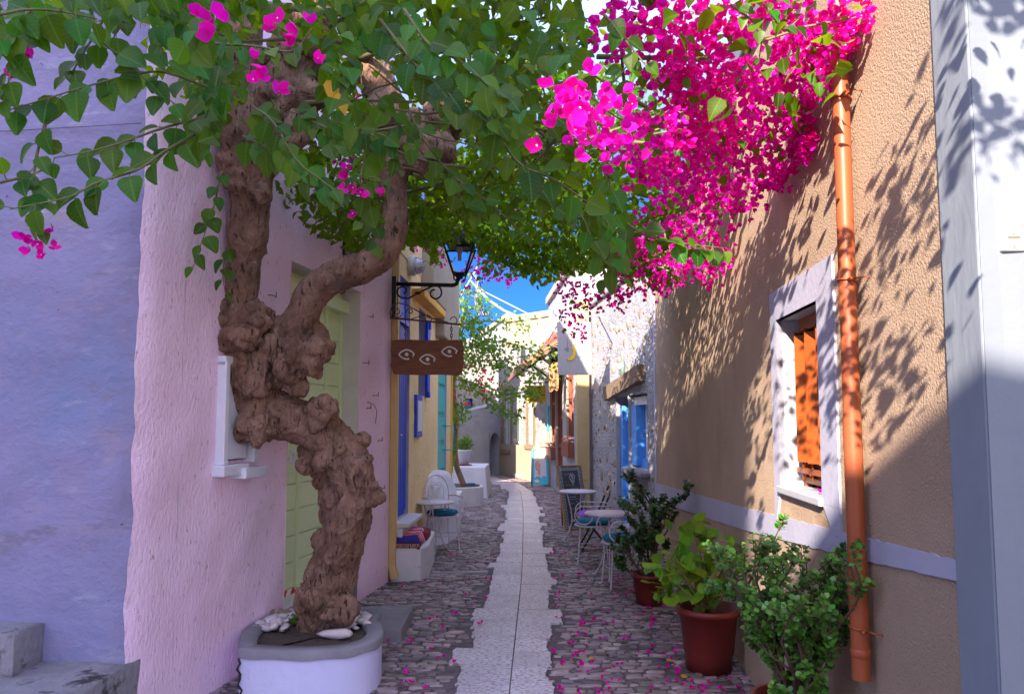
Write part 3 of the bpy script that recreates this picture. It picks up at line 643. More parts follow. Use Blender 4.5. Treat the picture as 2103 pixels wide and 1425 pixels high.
# ---- leaf and bract shapes (tip along +x, face up +z)
LEAF_V = np.array([(0,0,0),(.34,0,-.03),(.70,0,-.05),(1.0,0,-.16),(.08,.25,.06),(.33,.40,.11),(.66,.28,.05),(.88,.10,-.07),(.06,-.27,.05),(.36,-.38,.13),(.66,-.26,.03),(.88,-.10,-.07)])
LEAF_F = np.array([(0,1,5,4),(1,2,6,5),(2,3,7,6),(0,8,9,1),(1,9,10,2),(2,10,11,3)])
LEAF_SV = np.array([(0,0,0),(.5,0,-.03),(1,0,-.12),(.38,.42,.08),(.38,-.42,.08)]); LEAF_SF = np.array([(0,1,2,3),(0,4,2,1)])
BR_V = np.array([(0,0,0),(.5,0,-.06),(1.0,0,.10),(.22,.26,.05),(.58,.36,.06),(.84,.18,.07),(.22,-.26,.05),(.58,-.36,.06),(.84,-.18,.07)])
BR_F = np.array([(0,1,4,3),(1,2,5,4),(0,6,7,1),(1,7,8,2)])
_x = [.05,.16,.34,.54,.74,.9]; _w = [.19,.35,.425,.36,.215,.085]
LEAF2_V = np.array([(0,0,0),(.16,0,-.015),(.34,0,-.03),(.54,0,-.045),(.74,0,-.075),(.9,0,-.12),(1.0,0,-.17)] + [(x_,w_,.28*w_-.18*max(0,x_-.6)) for x_,w_ in zip(_x,_w)] + [(x_,-w_*.95,.25*w_-.18*max(0,x_-.6)) for x_,w_ in zip(_x,_w)])
LEAF2_F = np.array([(0,1,8,7),(1,2,9,8),(2,3,10,9),(3,4,11,10),(4,5,12,11),(5,6,6,12),(0,13,14,1),(1,14,15,2),(2,15,16,3),(3,16,17,4),(4,17,18,5)])
LEAF2_F[5] = (5,6,12,12)
LEAF2_F = np.array([f for f in LEAF2_F.tolist() if len(set(f)) == 4])
def unit(a): return a / np.maximum(1e-9, np.linalg.norm(a, axis=-1, keepdims=True))
def scatter(pos, tip, nrm, size, V, F, wid=1.0, bend=None):
    """place one shape per row: tip direction, rough face normal, length"""
    tip = unit(tip); side = unit(np.cross(nrm, tip)); up = np.cross(tip, side); n = len(pos); k = len(V)
    v = V[None,:,:] * np.asarray(size).reshape(-1,1,1); w = np.broadcast_to(np.asarray(wid).reshape(-1,1), (n,1)) if np.ndim(wid) else np.full((n,1), wid)
    if bend is not None: v = v.copy(); v[:,:,2] += -bend.reshape(-1,1) * np.asarray(size).reshape(-1,1) * V[None,:,0]**2
    out = pos[:,None,:] + v[:,:,0:1]*tip[:,None,:] + v[:,:,1:2]*w[:,:,None]*side[:,None,:] + v[:,:,2:3]*up[:,None,:]
    faces = (F[None,:,:] + (np.arange(n)*k)[:,None,None]).reshape(-1, F.shape[1])
    return out.reshape(-1,3), faces
def leaves_obj(name, pos, tip, nrm, size, mat_, parent, V=LEAF_V, F=LEAF_F, wid=None, bend=None):
    n = len(pos); wid = RNG.uniform(.8,1.15,n) if wid is None else wid
    if bend is None: bend = RNG.uniform(-.05,.28,n)
    v, f = scatter(pos, tip, nrm, size, V, F, wid, bend); r = np.repeat(RNG.random(n), len(F))
    lf = np.tile(V, (n,1)); return raw(name, v, f, mat_, parent, r, True, None, lf)
def flowers_obj(name, c, axis, size, parent, florets=True, mat_=None):
    n = len(c); axis = unit(axis); e1 = unit(np.cross(axis, RNG.normal(size=(n,3)))); e2 = np.cross(axis, e1); Vs = []; Fs = []; Rs = []; o = 0; kk = RNG.random(n)
    for j in range(3):
        a = 2*math.pi*j/3 + RNG.normal(0,.18,n); d = e1*np.cos(a)[:,None] + e2*np.sin(a)[:,None]; op = RNG.uniform(.35,1.15,n)[:,None]
        tip = d*np.sin(op) + axis*np.cos(op); nrm = axis*np.sin(op) - d*np.cos(op)
        v, f = scatter(c, tip, nrm, size*RNG.uniform(.85,1.1,n), BR_V, BR_F, RNG.uniform(.95,1.25,n), RNG.uniform(-.25,.2,n)); Vs.append(v); Fs.append(f+o); Rs.append(np.repeat((kk+RNG.uniform(-.1,.1,n)) % 1, len(BR_F))); o += len(v)
    ob = raw(name, np.vstack(Vs), np.vstack(Fs), mat_ or m_bract, parent, np.concatenate(Rs), True)
    if florets:
        mb = MB()
        for i in np.nonzero(RNG.random(n) < .35)[0][:260]:
            p = Vector(c[i]); ax = Vector(axis[i]); s = float(size[i]); e = ax.orthogonal().normalized(); e_ = ax.cross(e); b = p + ax*s*.38
            pts = []
            for q in range(10): a = math.pi*q/5; rr = s*(.10 if q % 2 == 0 else .045); pts.append(b + (e*math.cos(a)+e_*math.sin(a))*rr)
            mb.add(pts + [b + ax*.002], [(q, (q+1) % 10, 10) for q in range(10)])
        if mb.v: mb.build('blossoms', m_floret, ob)
    return ob

def roof_z(X, Y):                                # underside of the leafy roof over the lane
    z = 2.86 + .095*np.clip(Y-2.2,0,6.7) + .12*np.sin(X*2.1+Y*1.3) + .08*np.sin(X*4.7-Y*2.9)
    return z - .30*np.clip(X-.75,0,2)**1.2 - .06*np.clip(-X-.7,0,2)
def proj(p):                                      # world points -> picture position and depth
    dy = p[:,1]; dz = p[:,2]-CAMH; d = dy*math.cos(TH) + dz*math.sin(TH); u = dz*math.cos(TH) - dy*math.sin(TH)
    return CX + FPX*p[:,0]/d, PY0 - FPX*u/d
def clear_of(p, boxes, frac):                     # thin the leaves so the limbs and the blossom stay in the open
    px, py = proj(p); k = np.ones(len(p), bool)
    for (a, b, c, d, ymax) in boxes: k &= ~((px > a) & (px < b) & (py > c) & (py < d) & (p[:,1] < ymax) & (RNG.random(len(p)) < frac))
    return k
LIMBS = [(900,985,500,600,9.0),(452,580,250,600,4.5),(505,665,70,320,4.4),(752,955,165,430,4.7),(735,800,90,200,4.5),(450,560,335,460,4.5),(560,840,345,620,4.6)]
ROSY = [(1755,2150,-60,700,4.2),(1755,2150,-60,700,4.2),(1755,2150,-60,700,4.2),(1090,1330,120,400,3.2),(1200,1780,-50,470,4.2),(1280,1500,430,620,5.0)]
# leafy roof
n = 25000; Y = RNG.uniform(2.15, 8.3, n); xl = -1.75 + np.clip(Y-4.2, 0, 3.3)*.17; xl = np.where(Y > 7.2, -.95, xl); xr = np.minimum(1.02+.083*Y, 1.62)
X = xl + (xr-xl)*RNG.random(n); dz = RNG.random(n)**1.3*np.interp(Y, [2,5,7,8.3], [.85,.8,.45,.28])
cl = np.sin(X*5.1+1)*np.sin(Y*4.3+2) + .8*np.sin(X*9.7+Y*3)*np.sin(Y*7.9-X*2)          # denser and thinner clumps
Z = roof_z(X, Y) + dz + .10*cl; keep = (RNG.random(n) < np.where(Y < 4.6, .60 + .65*cl, .78 + .35*cl)) & ~((Y > 7.9) & (RNG.random(n) < .35)) & ~((X < -.9) & (Y < 4.6) & (Z < 3.25))
pos = np.stack([X, Y, Z], 1)[keep]; pos = pos[clear_of(pos, LIMBS, .93) & clear_of(pos, ROSY, .86)]; n = len(pos)
tip = RNG.normal(size=(n,3))*np.array([1,1,.55]) + np.array([0,-.25,-.75]); nrm = RNG.normal(size=(n,3))*.75 + np.array([0,-.35,.6])
leaves_obj('crown', pos, tip, nrm, RNG.uniform(.048,.088,n), m_leaf, TR, LEAF_SV if False else LEAF_V, LEAF_F)
# twigs inside the roof
tw = MB()
for i in range(85):
    y0 = random.uniform(2.6, 8); x0 = random.uniform(-1.1, .7); q = [Vector((x0, y0, float(roof_z(np.array(x0), np.array(y0)))+.22))]; a = random.random()*6.3
    for k in range(5): a += random.uniform(-.5,.5); q.append(q[-1] + Vector((math.cos(a)*.2, math.sin(a)*.2, random.uniform(-.05,.07))))
    tw.tube(q, [.011,.010,.008,.006,.005,.003], 5)
for (a, b_) in (((760,300,5.2),(770,560,7.6)), ((850,330,5),(1000,500,7.2)), ((960,230,4.8),(1150,430,7.0)), ((1010,200,4.6),(1290,330,6.0)), ((740,150,4.3),(1050,90,3.6)), ((700,60,4.1),(420,60,3.4))):
    p, q = P(*a), P(*b_); mid = (p+q)/2 + Vector((random.uniform(-.1,.1), 0, .14)); tw.tube([p+(0 if False else Vector((0,0,.1))), mid, q+Vector((0,0,.12))], [.024,.02,.012], 7)
tw.build('twigs', m_twig, TR)
# dappling leaves above and behind the viewer's head: the roof carries on towards the viewer
n = 800; cen = np.array([(.55,.30,3.26,.065),(.62,.40,3.58,.05),(.80,1.35,2.92,.11),(.45,1.35,2.85,.15),(.62,1.0,2.50,.09),(.55,1.15,2.68,.10),(.35,1.5,3.0,.17),(.58,1.45,2.80,.10),(.70,1.1,3.05,.12)]); C = RNG.integers(0, len(cen), n)
pos = cen[C,:3] + RNG.normal(size=(n,3))*cen[C,3:4]*np.array([1,1,.7])
leaves_obj('foliage', pos, RNG.normal(size=(n,3))+np.array([0,0,-.6]), RNG.normal(size=(n,3))*.7+np.array([0,0,.8]), RNG.uniform(.030,.055,n), m_leaf2, TR)

# ---- magenta bracts: clusters hung in the sun along the right-hand house
def cluster(c, rx, ry, rz, n, s0=.024, s1=.036, name='blossoms', out=(-.2,-.6,-.1), flo=True, lv=.09):
    q = RNG.normal(size=(n,3)); q = unit(q) * (RNG.random((n,1))**.42); pos = np.array(c) + q*np.array([rx,ry,rz])
    lim = 1.075+.083*pos[:,1]; pos[:,0] = np.minimum(pos[:,0], lim)
    ax = q*1.1 + np.array(out) + RNG.normal(size=(n,3))*.45
    fo = flowers_obj(name, pos, ax, RNG.uniform(s0,s1,n), TR, flo)
    m_ = int(n*lv)
    if m_ > 2:
        q = RNG.normal(size=(m_,3)); q = unit(q)*(RNG.random((m_,1))**.4); lp = np.array(c) + q*np.array([rx,ry,rz])*1.06; lp[:,0] = np.minimum(lp[:,0], 1.06+.083*lp[:,1])
        leaves_obj('leaves', lp, q+RNG.normal(size=(m_,3))*.5+np.array([0,0,-.5]), q+np.array([0,-.5,.5]), RNG.uniform(.04,.065,m_), m_leaf, fo)
    return fo
def pc(px, py, Y, rpx, rpy, ry, n, **k):         # cluster where the photograph shows it, at its depth
    c = P(px, py, Y); return cluster((c.x, c.y, c.z), rpx*Y/FPX, ry, rpy*Y/FPX, n, **k)
BIG = [ # px, py, depth, radius px, radius py, radius depth, count
 (1740,60,2.55,48,72,.16,80),(1660,60,2.75,75,75,.22,130),(1620,150,2.95,80,75,.22,120),(1690,150,2.72,50,50,.12,46),(1560,30,2.7,60,45,.2,60),
 (1450,40,2.55,95,70,.25,150),(1340,60,2.5,90,70,.25,120),(1460,140,2.7,95,70,.25,150),(1370,150,2.6,75,60,.2,80),(1260,60,2.4,55,50,.2,40),
 (1480,235,2.95,105,80,.28,170),(1400,230,2.8,70,60,.2,80),(1570,235,3.15,85,65,.25,130),(1640,265,3.2,70,58,.18,100),(1685,300,3.1,35,30,.1,26),
 (1420,310,3.0,85,60,.25,110),(1520,320,3.3,95,65,.25,150),(1600,340,3.4,70,55,.2,90),(1350,300,2.6,70,60,.2,70),(1330,350,2.7,55,40,.2,40),
 (1450,400,3.6,85,60,.28,120),(1550,390,3.7,55,40,.2,60),(1390,370,3.2,60,50,.22,60),(1500,430,3.9,50,45,.2,55),
 (1420,470,4.2,65,50,.3,80),(1340,450,4.0,45,40,.3,34),(1480,520,4.6,30,35,.2,26),(1400,550,4.9,70,45,.3,80),(1460,575,4.9,26,26,.15,18),(1330,510,5.2,60,45,.4,66),
 (1300,560,5.8,55,40,.4,70),(1350,590,5.6,40,28,.3,36),(1240,600,6.6,55,40,.4,70),(1185,615,7.2,42,42,.4,64),(1180,660,7.2,30,40,.2,40),(1200,690,7.1,12,18,.1,10),(1270,620,6.3,28,24,.2,24),(1160,590,7.6,30,30,.3,32)]
for a in BIG: pc(*a, s0=.026 if a[2] < 4 else .03, s1=.037)
BIG += [(1160,190,1.95,55,45,.06,16),(1215,245,2.0,70,45,.08,26),(1270,270,2.1,60,55,.1,34),(1330,270,2.2,60,60,.14,44),(1300,330,2.3,60,40,.12,34),(1370,330,2.45,60,50,.16,50),(1250,190,2.1,45,40,.08,18),(1310,200,2.3,50,40,.12,30)]
FARF = [(850,490,8.0,22,26,.3,26),(890,505,8.1,30,22,.3,36),(905,535,8.1,14,14,.2,10),(1010,560,8.4,32,22,.3,40),(1050,575,8.5,18,14,.2,18),(975,545,8.3,30,20,.3,30),(950,590,8.6,16,16,.2,12)]
for a in FARF: pc(*a, s0=.03, s1=.042, lv=.15)
for (x,y,Y,n) in ((720,240,4.6,12),(700,330,4.7,9),(740,190,4.8,6),(1130,400,6,5),(1060,440,7,4),(860,420,6.5,4)): pc(x,y,Y,34,30,.2,n, s0=.03, s1=.04, lv=0)

# ---- foreground shoots: stem with alternating hanging leaves
def shoot(pts, leaf=.075, gap=.05, fl=0, fsize=.036, droop=.9, seed=None, stem=.0035, mat_=None):
    A = [P(*p) for p in pts]; B = []
    A = [2*A[0]-A[1]] + A + [2*A[-1]-A[-2]]
    for i in range(1, len(A)-2):
        for j in range(8):
            t = j/8; a, b, c, d = A[i-1], A[i], A[i+1], A[i+2]
            B.append(.5*((2*b)+(-a+c)*t+(2*a-5*b+4*c-d)*t*t+(-a+3*b-3*c+d)*t**3))
    B.append(A[-2]); n = len(B); mb = MB(); mb.tube(B, [stem*(1.35-.9*i/n) for i in range(n)], 6)
    pos = []; tip = []; nr = []; sz = []; L = 0; nxt = gap*.4; sgn = 1; tot = sum((B[i+1]-B[i]).length for i in range(n-1))
    for i in range(n-1):
        seg = B[i+1]-B[i]; ln = seg.length; d = seg.normalized()
        while L + ln >= nxt:
            b = B[i] + d*(nxt-L); side = d.cross(Vector((0,1,0))).normalized()*sgn; sgn = -sgn
            td = side*random.uniform(.35,.9) + d*random.uniform(.1,.7) + Vector((0, random.uniform(-.5,.2), -droop*random.uniform(.5,1.3)))
            td.normalize(); pet = b + td*.018 + Vector((0,-.006,0)); mb.tube([b, pet], stem*.4, 4, cap=False)
            f = nxt/tot; pos.append(pet); tip.append(td); nr.append(Vector((random.gauss(0,.45), -1+random.gauss(0,.25), random.uniform(.0,.9)))); sz.append(leaf*random.uniform(.78,1.15)*(1 if f < .75 else 1-.8*(f-.75)*2*.9))
            nxt += gap*random.uniform(.7,1.3)
        L += ln
    o = mb.build('shoot', m_twig, TR)
    leaves_obj('leaves', np.array(pos), np.array(tip), np.array(nr), np.array(sz), mat_ or m_leaf2, o, LEAF2_V, LEAF2_F)
    if fl:
        c = B[-1]; q = RNG.normal(size=(fl,3))*np.array([.05,.04,.05])+np.array(c); flowers_obj('blossoms', q, RNG.normal(size=(fl,3))+np.array([0,-1.4,0]), RNG.uniform(fsize*.85,fsize*1.15,fl), o)
    return o
SH = [ # left-hand sprays across the lilac wall
 ([(440,185,2.3),(340,150,2.15),(270,155,2.1),(170,180,2.0),(90,205,1.95),(0,232,1.9)], .088, .040),
 ([(110,0,2.0),(160,45,2.02),(220,95,2.05),(300,165,2.1),(360,215,2.12)], .086, .050),
 ([(230,10,2.1),(195,70,2.1),(165,120,2.05),(140,165,2.0)], .072, .045),
 ([(420,240,2.3),(330,265,2.2),(260,290,2.1),(190,310,2.0),(110,325,1.95)], .076, .042),
 ([(410,270,2.3),(340,310,2.15),(280,350,2.05),(200,375,1.98),(140,405,1.92),(20,430,1.85)], .088, .043),
 ([(95,250,1.95),(80,300,1.95),(70,360,1.93),(80,420,1.92),(85,470,1.92)], .07, .038),
 ([(60,20,1.9),(30,80,1.88),(20,160,1.86),(10,200,1.85)], .09, .035),
 ([(0,30,1.8),(60,20,1.85),(130,25,1.9),(200,40,1.95)], .09, .035),
 ([(270,-20,2.2),(255,40,2.2),(225,90,2.15)], .08, .04),([(360,-20,2.4),(340,60,2.4),(330,110,2.35)], .075, .04),([(0,375,1.9),(60,360,1.92),(110,340,1.95)], .06, .045),
 ([(430,40,2.5),(400,110,2.45),(420,180,2.4),(440,260,2.4)], .08, .036),([(470,60,2.6),(440,150,2.5),(425,230,2.45),(380,290,2.4)], .082, .036),([(455,350,4.0),(440,420,3.95),(420,480,3.9),(395,555,3.85)], .10, .065),([(466,500,4.1),(458,560,4.1),(462,600,4.1)], .09, .07),
 # centre sprays in front of the limbs
 ([(520,220,2.5),(560,250,2.4),(610,330,2.3),(660,370,2.25),(700,400,2.2)], .085, .040),([(500,280,2.6),(540,300,2.5),(580,330,2.45)], .085, .035),
 ([(430,90,2.2),(520,95,2.1),(600,105,2.0),(640,60,1.95)], .052, .045),([(640,250,2.7),(690,270,2.6),(760,290,2.55),(830,330,2.5)], .085, .040),([(760,300,2.6),(740,370,2.5),(760,420,2.5),(740,470,2.5)], .07, .045),
 ([(600,230,2.8),(650,240,2.7),(720,260,2.6),(790,280,2.5),(850,300,2.45)], .08, .04),([(760,420,4.2),(770,470,4.2),(768,515,4.2)], .11, .07),([(690,360,2.6),(720,400,2.55),(760,365,2.5),(800,380,2.45)], .05, .035),
 # long shoots over the lane
 ([(830,20,1.9),(880,90,1.85),(950,130,1.8),(1010,180,1.78),(1075,220,1.75)], .072, .036),([(780,40,2.1),(860,140,2.0),(930,200,1.95),(1000,250,1.9)], .085, .04),([(840,230,2.6),(880,300,2.5),(930,360,2.5),(1020,430,2.5),(1085,490,2.5)], .065, .05),
 ([(770,190,2.6),(830,270,2.6),(880,330,2.6),(960,420,2.7),(1000,450,2.7)], .085, .05),([(1000,230,2.2),(1060,330,2.2),(1140,370,2.2),(1210,420,2.3),(1250,460,2.3)], .09, .045),([(1080,330,2.4),(1130,420,2.4),(1190,440,2.4),(1230,520,2.4),(1280,580,2.5)], .085, .045),
 ([(1240,330,2.5),(1260,420,2.5),(1250,500,2.5),(1265,560,2.5)], .09, .04),([(1200,420,2.6),(1270,450,2.6),(1340,490,2.6),(1400,500,2.6),(1490,510,2.7)], .075, .05),([(1150,200,2.0),(1200,190,1.95),(1250,230,1.95),(1300,260,2.0)], .055, .045),([(1180,120,2.2),(1250,170,2.2),(1300,120,2.2)], .06, .045),
 ([(1240,30,2.1),(1290,90,2.1),(1330,140,2.1)], .065, .045),([(1500,10,2.4),(1560,60,2.4),(1560,120,2.45)], .06, .04),([(1570,10,2.4),(1610,60,2.4),(1640,40,2.4)], .06, .04),([(1290,480,3),(1240,540,3),(1250,590,3.1)], .09, .045)]
for (p, lf, gp) in SH: shoot(p, lf, gp)
# curtain of leaves along the front of the roof
n = 1150; px = RNG.uniform(395, 1330, n); top = 60 + 190*RNG.random(n)**1.0; Yd = RNG.uniform(2.0, 3.1, n)
lowlim = np.interp(px, [395,460,560,700,830,960,1100,1250,1330], [300,330,330,300,300,250,290,260,120])
py = np.minimum(-40 + RNG.random(n)**.8*(lowlim+40), lowlim); keep = ~((px > 470) & (px < 660) & (py > 20) & (RNG.random(n) < .86)) & ~((px > 1120) & (py < 60) & (RNG.random(n) < .5)) & ~((px > 740) & (px < 950) & (py > 170) & (RNG.random(n) < .8))
px, py, Yd = px[keep], py[keep], Yd[keep]; pos = np.array([P(a,b,c) for a,b,c in zip(px,py,Yd)]); pos = pos[clear_of(pos, LIMBS, .85) & clear_of(pos, ROSY, .9)]; n = len(pos)
leaves_obj('foliage', pos, RNG.normal(size=(n,3))*np.array([.8,.5,.4])+np.array([.15,-.15,-.9]), RNG.normal(size=(n,3))*.45+np.array([0,-.8,.45]), RNG.uniform(.042,.084,n), m_leaf2, TR, LEAF2_V, LEAF2_F)
n = 150; px = RNG.uniform(-40, 430, n); py = RNG.random(n)**1.6*np.interp(px, [-40,60,180,300,430], [170,120,60,35,200]) - 30; Yd = RNG.uniform(1.8,2.6,n)
pos = np.array([P(a,b,c) for a,b,c in zip(px,py,Yd)])
leaves_obj('foliage', pos, RNG.normal(size=(n,3))*np.array([.7,.4,.3])+np.array([.1,-.1,-1]), RNG.normal(size=(n,3))*.4+np.array([0,-.9,.4]), RNG.uniform(.05,.088,n), m_leaf2, TR, LEAF2_V, LEAF2_F)
# near blossoms, large in the picture
def blooms(rows, size, name='blossom'):             # each near blossom is a part of its own
    for (x,y,Y) in rows:
        c = np.array([P(x,y,Y)]); flowers_obj(name, c, RNG.normal(size=(1,3))*.55+np.array([0,-1,-.1]), np.array([random.uniform(size*.85,size*1.1)]), TR)
blooms([(430,45,1.75),(455,35,1.76),(436,72,1.74),(420,30,1.77)], .043); blooms([(560,55,1.9),(590,75,1.88),(575,45,1.92),(600,95,1.9),(610,60,1.92),(648,130,1.9),(525,122,1.95),(545,140,1.95),(515,165,1.95),(572,185,1.8),(540,155,1.96),(640,50,2.0)], .036)
blooms([(1210,150,1.53),(1130,175,1.50),(1160,170,1.50),(1180,200,1.50),(1150,200,1.50),(1118,240,1.50),(1138,262,1.50),(1110,300,1.50),(1215,235,1.55),(1190,255,1.50),(1240,220,1.64),(1250,262,1.68),(1225,285,1.59),(1270,225,1.75),(1280,190,1.78),(1165,240,1.50),(1255,300,1.69),(1205,300,1.52),(1230,330,1.60),(1285,285,1.80),(1300,260,1.85),(1185,325,1.50),(1240,185,1.64),(1290,240,1.81),(1300,310,1.85),(1265,335,1.73),(1195,215,1.50),(1225,255,1.59),(1250,285,1.68),(1180,275,1.50),(1315,285,1.90),(1280,260,1.78),(1200,180,1.50),(1165,195,1.50)], .036)
blooms([(1145,225,1.62),(1205,270,1.62),(1172,295,1.64),(1232,240,1.66),(1258,210,1.72),(1262,305,1.74),(1292,295,1.8),(1240,345,1.7),(1300,215,1.82),(1215,195,1.6),(1320,330,1.9),(1285,350,1.86)], .034)
blooms([(710,348,2.4),(700,390,2.4),(728,440,2.4),(790,395,2.4),(730,388,2.45),(740,400,2.45),(708,365,2.42)], .036)
blooms([(60,110,1.9),(45,130,1.9),(35,150,1.9),(62,135,1.92),(25,160,1.92),(50,155,1.9),(66,118,1.95)], .034)
blooms([(75,500,1.92),(110,475,1.92),(112,508,1.92),(45,488,1.92),(85,525,1.93),(60,515,1.93),(60,490,1.92),(95,490,1.93)], .026)
x = MB(); q = [P(560,190,3.6), P(760,210,4.0), P(930,330,4.6), P(1040,440,5.4)]; x.tube(q, .003, 5); x.build('tie_wire', m_rust, TR)
yl = np.array([P(680,165,2.4), P(700,190,2.4), P(690,180,2.42)]); leaves_obj('yellow_leaves', yl, np.array([(0,-.2,-1.),(.2,-.2,-1.),(-.2,0,-1)]), np.array([(0,-1,.2)]*3), np.array([.075,.08,.07]), mat('yellowed_leaf', (.75,.40,.02), rough=.5, transl=.3), TR)
# ================================================================ planter round the trunk, pebbles, steps
PT = thing('tree_planter', (-1.2, 4.6, 0), 'whitewashed low planter with grey rim and a crack, around the gnarled trunk', 'planter')
outer = [(-1.60,4.24),(-1.55,4.17),(-1.35,4.135),(-1.15,4.13),(-.99,4.16),(-.87,4.24),(-.805,4.36),(-.80,4.52),(-.845,4.68),(-.90,4.80),(-.90,4.98),(-.95,5.08),(-1.10,5.12),(-1.50,5.12),(-1.62,4.95),(-1.70,4.62)]
def inset(poly, d):
    c = Vector((sum(p[0] for p in poly)/len(poly), sum(p[1] for p in poly)/len(poly))); out = []
    n = len(poly)
    for i in range(n):
        a, b, e = Vector(poly[i-1]), Vector(poly[i]), Vector(poly[(i+1) % n]); t = ((b-a).normalized()+(e-b).normalized()).normalized(); nn = Vector((-t.y, t.x))
        out.append(tuple(b + nn*d))
    return out
def refine(poly, k=4):
    out = []; n = len(poly)
    for i in range(n):
        a, b, c, d = (Vector(poly[(i+j-1) % n]) for j in range(4))
        for j in range(k):
            t = j/k; out.append(tuple(.5*((2*b)+(-a+c)*t+(2*a-5*b+4*c-d)*t*t+(-a+3*b-3*c+d)*t**3)))
    return out
po = refine(outer, 4); pin = inset(po, .10)
x = MB(); x.prism(inset(po, .012), -.02, .245); x.build('body', m_planter, PT)
x = MB(); n = len(po); V = [(p[0],p[1],.246+.004*math.sin(i)) for i,p in enumerate(po)] + [(p[0],p[1],.292) for p in inset(po,-.0)] + [(p[0],p[1],.300) for p in inset(po,.012)] + [(p[0],p[1],.298) for p in pin] + [(p[0],p[1],.22) for p in pin]
x.add(V, [(r*n+i, r*n+(i+1) % n, (r+1)*n+(i+1) % n, (r+1)*n+i) for r in range(4) for i in range(n)] , True); x.build('rim', m_greyrim, PT)
x = MB(); x.prism(inset(po,.09), .2, .252); x.build('soil', m_soil, PT)
x = MB(); q = []; c0 = (-1.575, 4.176)
for k in range(9): q.append((c0[0]+.012*math.sin(k*2.3)+.02*k/9, c0[1]-.002+.0*k, .245-.03*k))
x.tube(q, .006, 5); x.build('crack', m_dark, PT)
pebs = []
for k in range(3):
    x = MB(); x.ball((0,0,.02), .034, 10, (random.uniform(1,1.5),1,.62), .5); b = x.build('pebble', m_pebble, None); b.location = (0,0,-50); pebs.append(b)
used = False; spots = []
tries = 0
while len(spots) < 78 and tries < 9000:
    tries += 1
    a = random.random()
    if a < .62: px_, py_ = random.uniform(505, 640), random.uniform(1258, 1296)
    else: px_, py_ = random.uniform(695, 755), random.uniform(1266, 1292)
    p = G(px_, py_, .262)
    if p.y > 5.0 or (p.x < wl_.line[0]+wl_.line[1]*p.y+.05): continue
    if any((p-q).length < .042 for q in spots): continue
    if (p-Vector((-1.28,4.78,.262))).length < .20: continue
    spots.append(p)
for i, p in enumerate(spots):
    o = pebs[i % 3] if i < 3 else pebs[i % 3].copy()
    if i >= 3: COL.objects.link(o)
    s = random.uniform(.55, 1.25); o.scale = (s, s, s); o.rotation_euler = (random.uniform(-.4,.4), random.uniform(-.4,.4), random.random()*6.3)
    o.location = p + Vector((0,0,random.uniform(-.008, .02)))
    tag(o, 'smooth pale pebble lying on the soil of the whitewashed planter', 'pebble', 'pebbles in the planter')
for (px_, py_, s) in ((545,1262,.075),(585,1268,.06),(520,1272,.05)):
    x = MB(); p = G(px_, py_, .27); x.ball((p.x,p.y,.285), s, 10, (1.2,1,.7), .6); o = x.build('rock', m_stonebit)
    tag(o, {545:'large brown rock at the back of the planter against the rose wall', 585:'brown rock in the planter behind the white pebbles', 520:'small brown rock at the cracked end of the planter'}[px_], 'rock')
x = MB(); p = G(690,1299,.29); x.ball((p.x,p.y,.285), .085, 10, (1.35,.5,.35), .4); tag(x.build('rock', m_pebble), 'long flat pale stone on the planter at the foot of the trunk', 'rock')
# little weed by the trunk
wd = thing('weed', G(606,1283,.27), 'small green weed sprouting beside the foot of the trunk', 'plant'); c = np.array(G(606,1275,.28)); q = c + RNG.normal(size=(26,3))*np.array([.03,.03,.028]) + np.array([0,0,.02])
leaves_obj('leaves', q, RNG.normal(size=(26,3))+np.array([0,-.4,0]), RNG.normal(size=(26,3))*.5+np.array([0,-.4,.8]), RNG.uniform(.02,.035,26), m_vine, wd)
x = MB(); [x.tube([Vector(c)-Vector((0,0,.03)), Vector(v)], .0025, 4) for v in q[:8]]; x.build('stem', m_twig, wd)
# grey stone slab by the planter
x = MB(); a = G(722,1262,.10); x.box((-1.12,5.24,-.02),(-.80,5.86,.115)); tag(x.build('stone_slab', m_greyrim, None, bevel=.015), 'low grey cement step between the planter and the cobbles', 'step')
# worn stone steps, lower left
ST = thing('stone_steps', (-2.9,3.3,0), 'worn stone steps against the lilac wall, blue paint flaked on the lowest', 'steps')
def rough_block(mb, a, b, amp=.02, nx=14, ny=8):
    V = []; F = []
    for j in range(ny+1):
        for i in range(nx+1):
            X = a[0]+(b[0]-a[0])*i/nx; Yy = a[1]+(b[1]-a[1])*j/ny; V.append((X, Yy, b[2]+amp*noise.noise(Vector((X*7,Yy*7,a[2])))))
    for j in range(ny):
        for i in range(nx): o = j*(nx+1)+i; F.append((o,o+1,o+nx+2,o+nx+1))
    o = len(V)
    def skirt(idx):
        nonlocal V, F
        base = len(V)
        for k in idx: V.append((V[k][0], V[k][1]+.008*noise.noise(Vector(V[k])*9), a[2]))
        for i in range(len(idx)-1): F.append((idx[i+1], idx[i], base+i, base+i+1))
    skirt(list(range(nx+1))); skirt([nx+(nx+1)*j for j in range(ny+1)])
    mb.add(V, F, True)
m_step = mat('step_stone', (.17,.15,.165), (.28,.25,.28), 5, .85, .9, 26, .015, dirt=[((.03,.17,.19), 4.5, .66, .04, (1,1,1)), ((.05,.04,.04), 5, .54, .08, (1,1,1))])
# the steps rise leftwards along the wall foot
p1 = G(185,1400,.30); x = MB(); rough_block(x, (-4.2,3.12,-.02), (-1.90,3.75,.40), .022); x.build('step', m_step, ST)
x = MB(); rough_block(x, (-4.2,3.43,.40), (-2.36,3.80,.585), .014); x.build('step', m_step, ST)

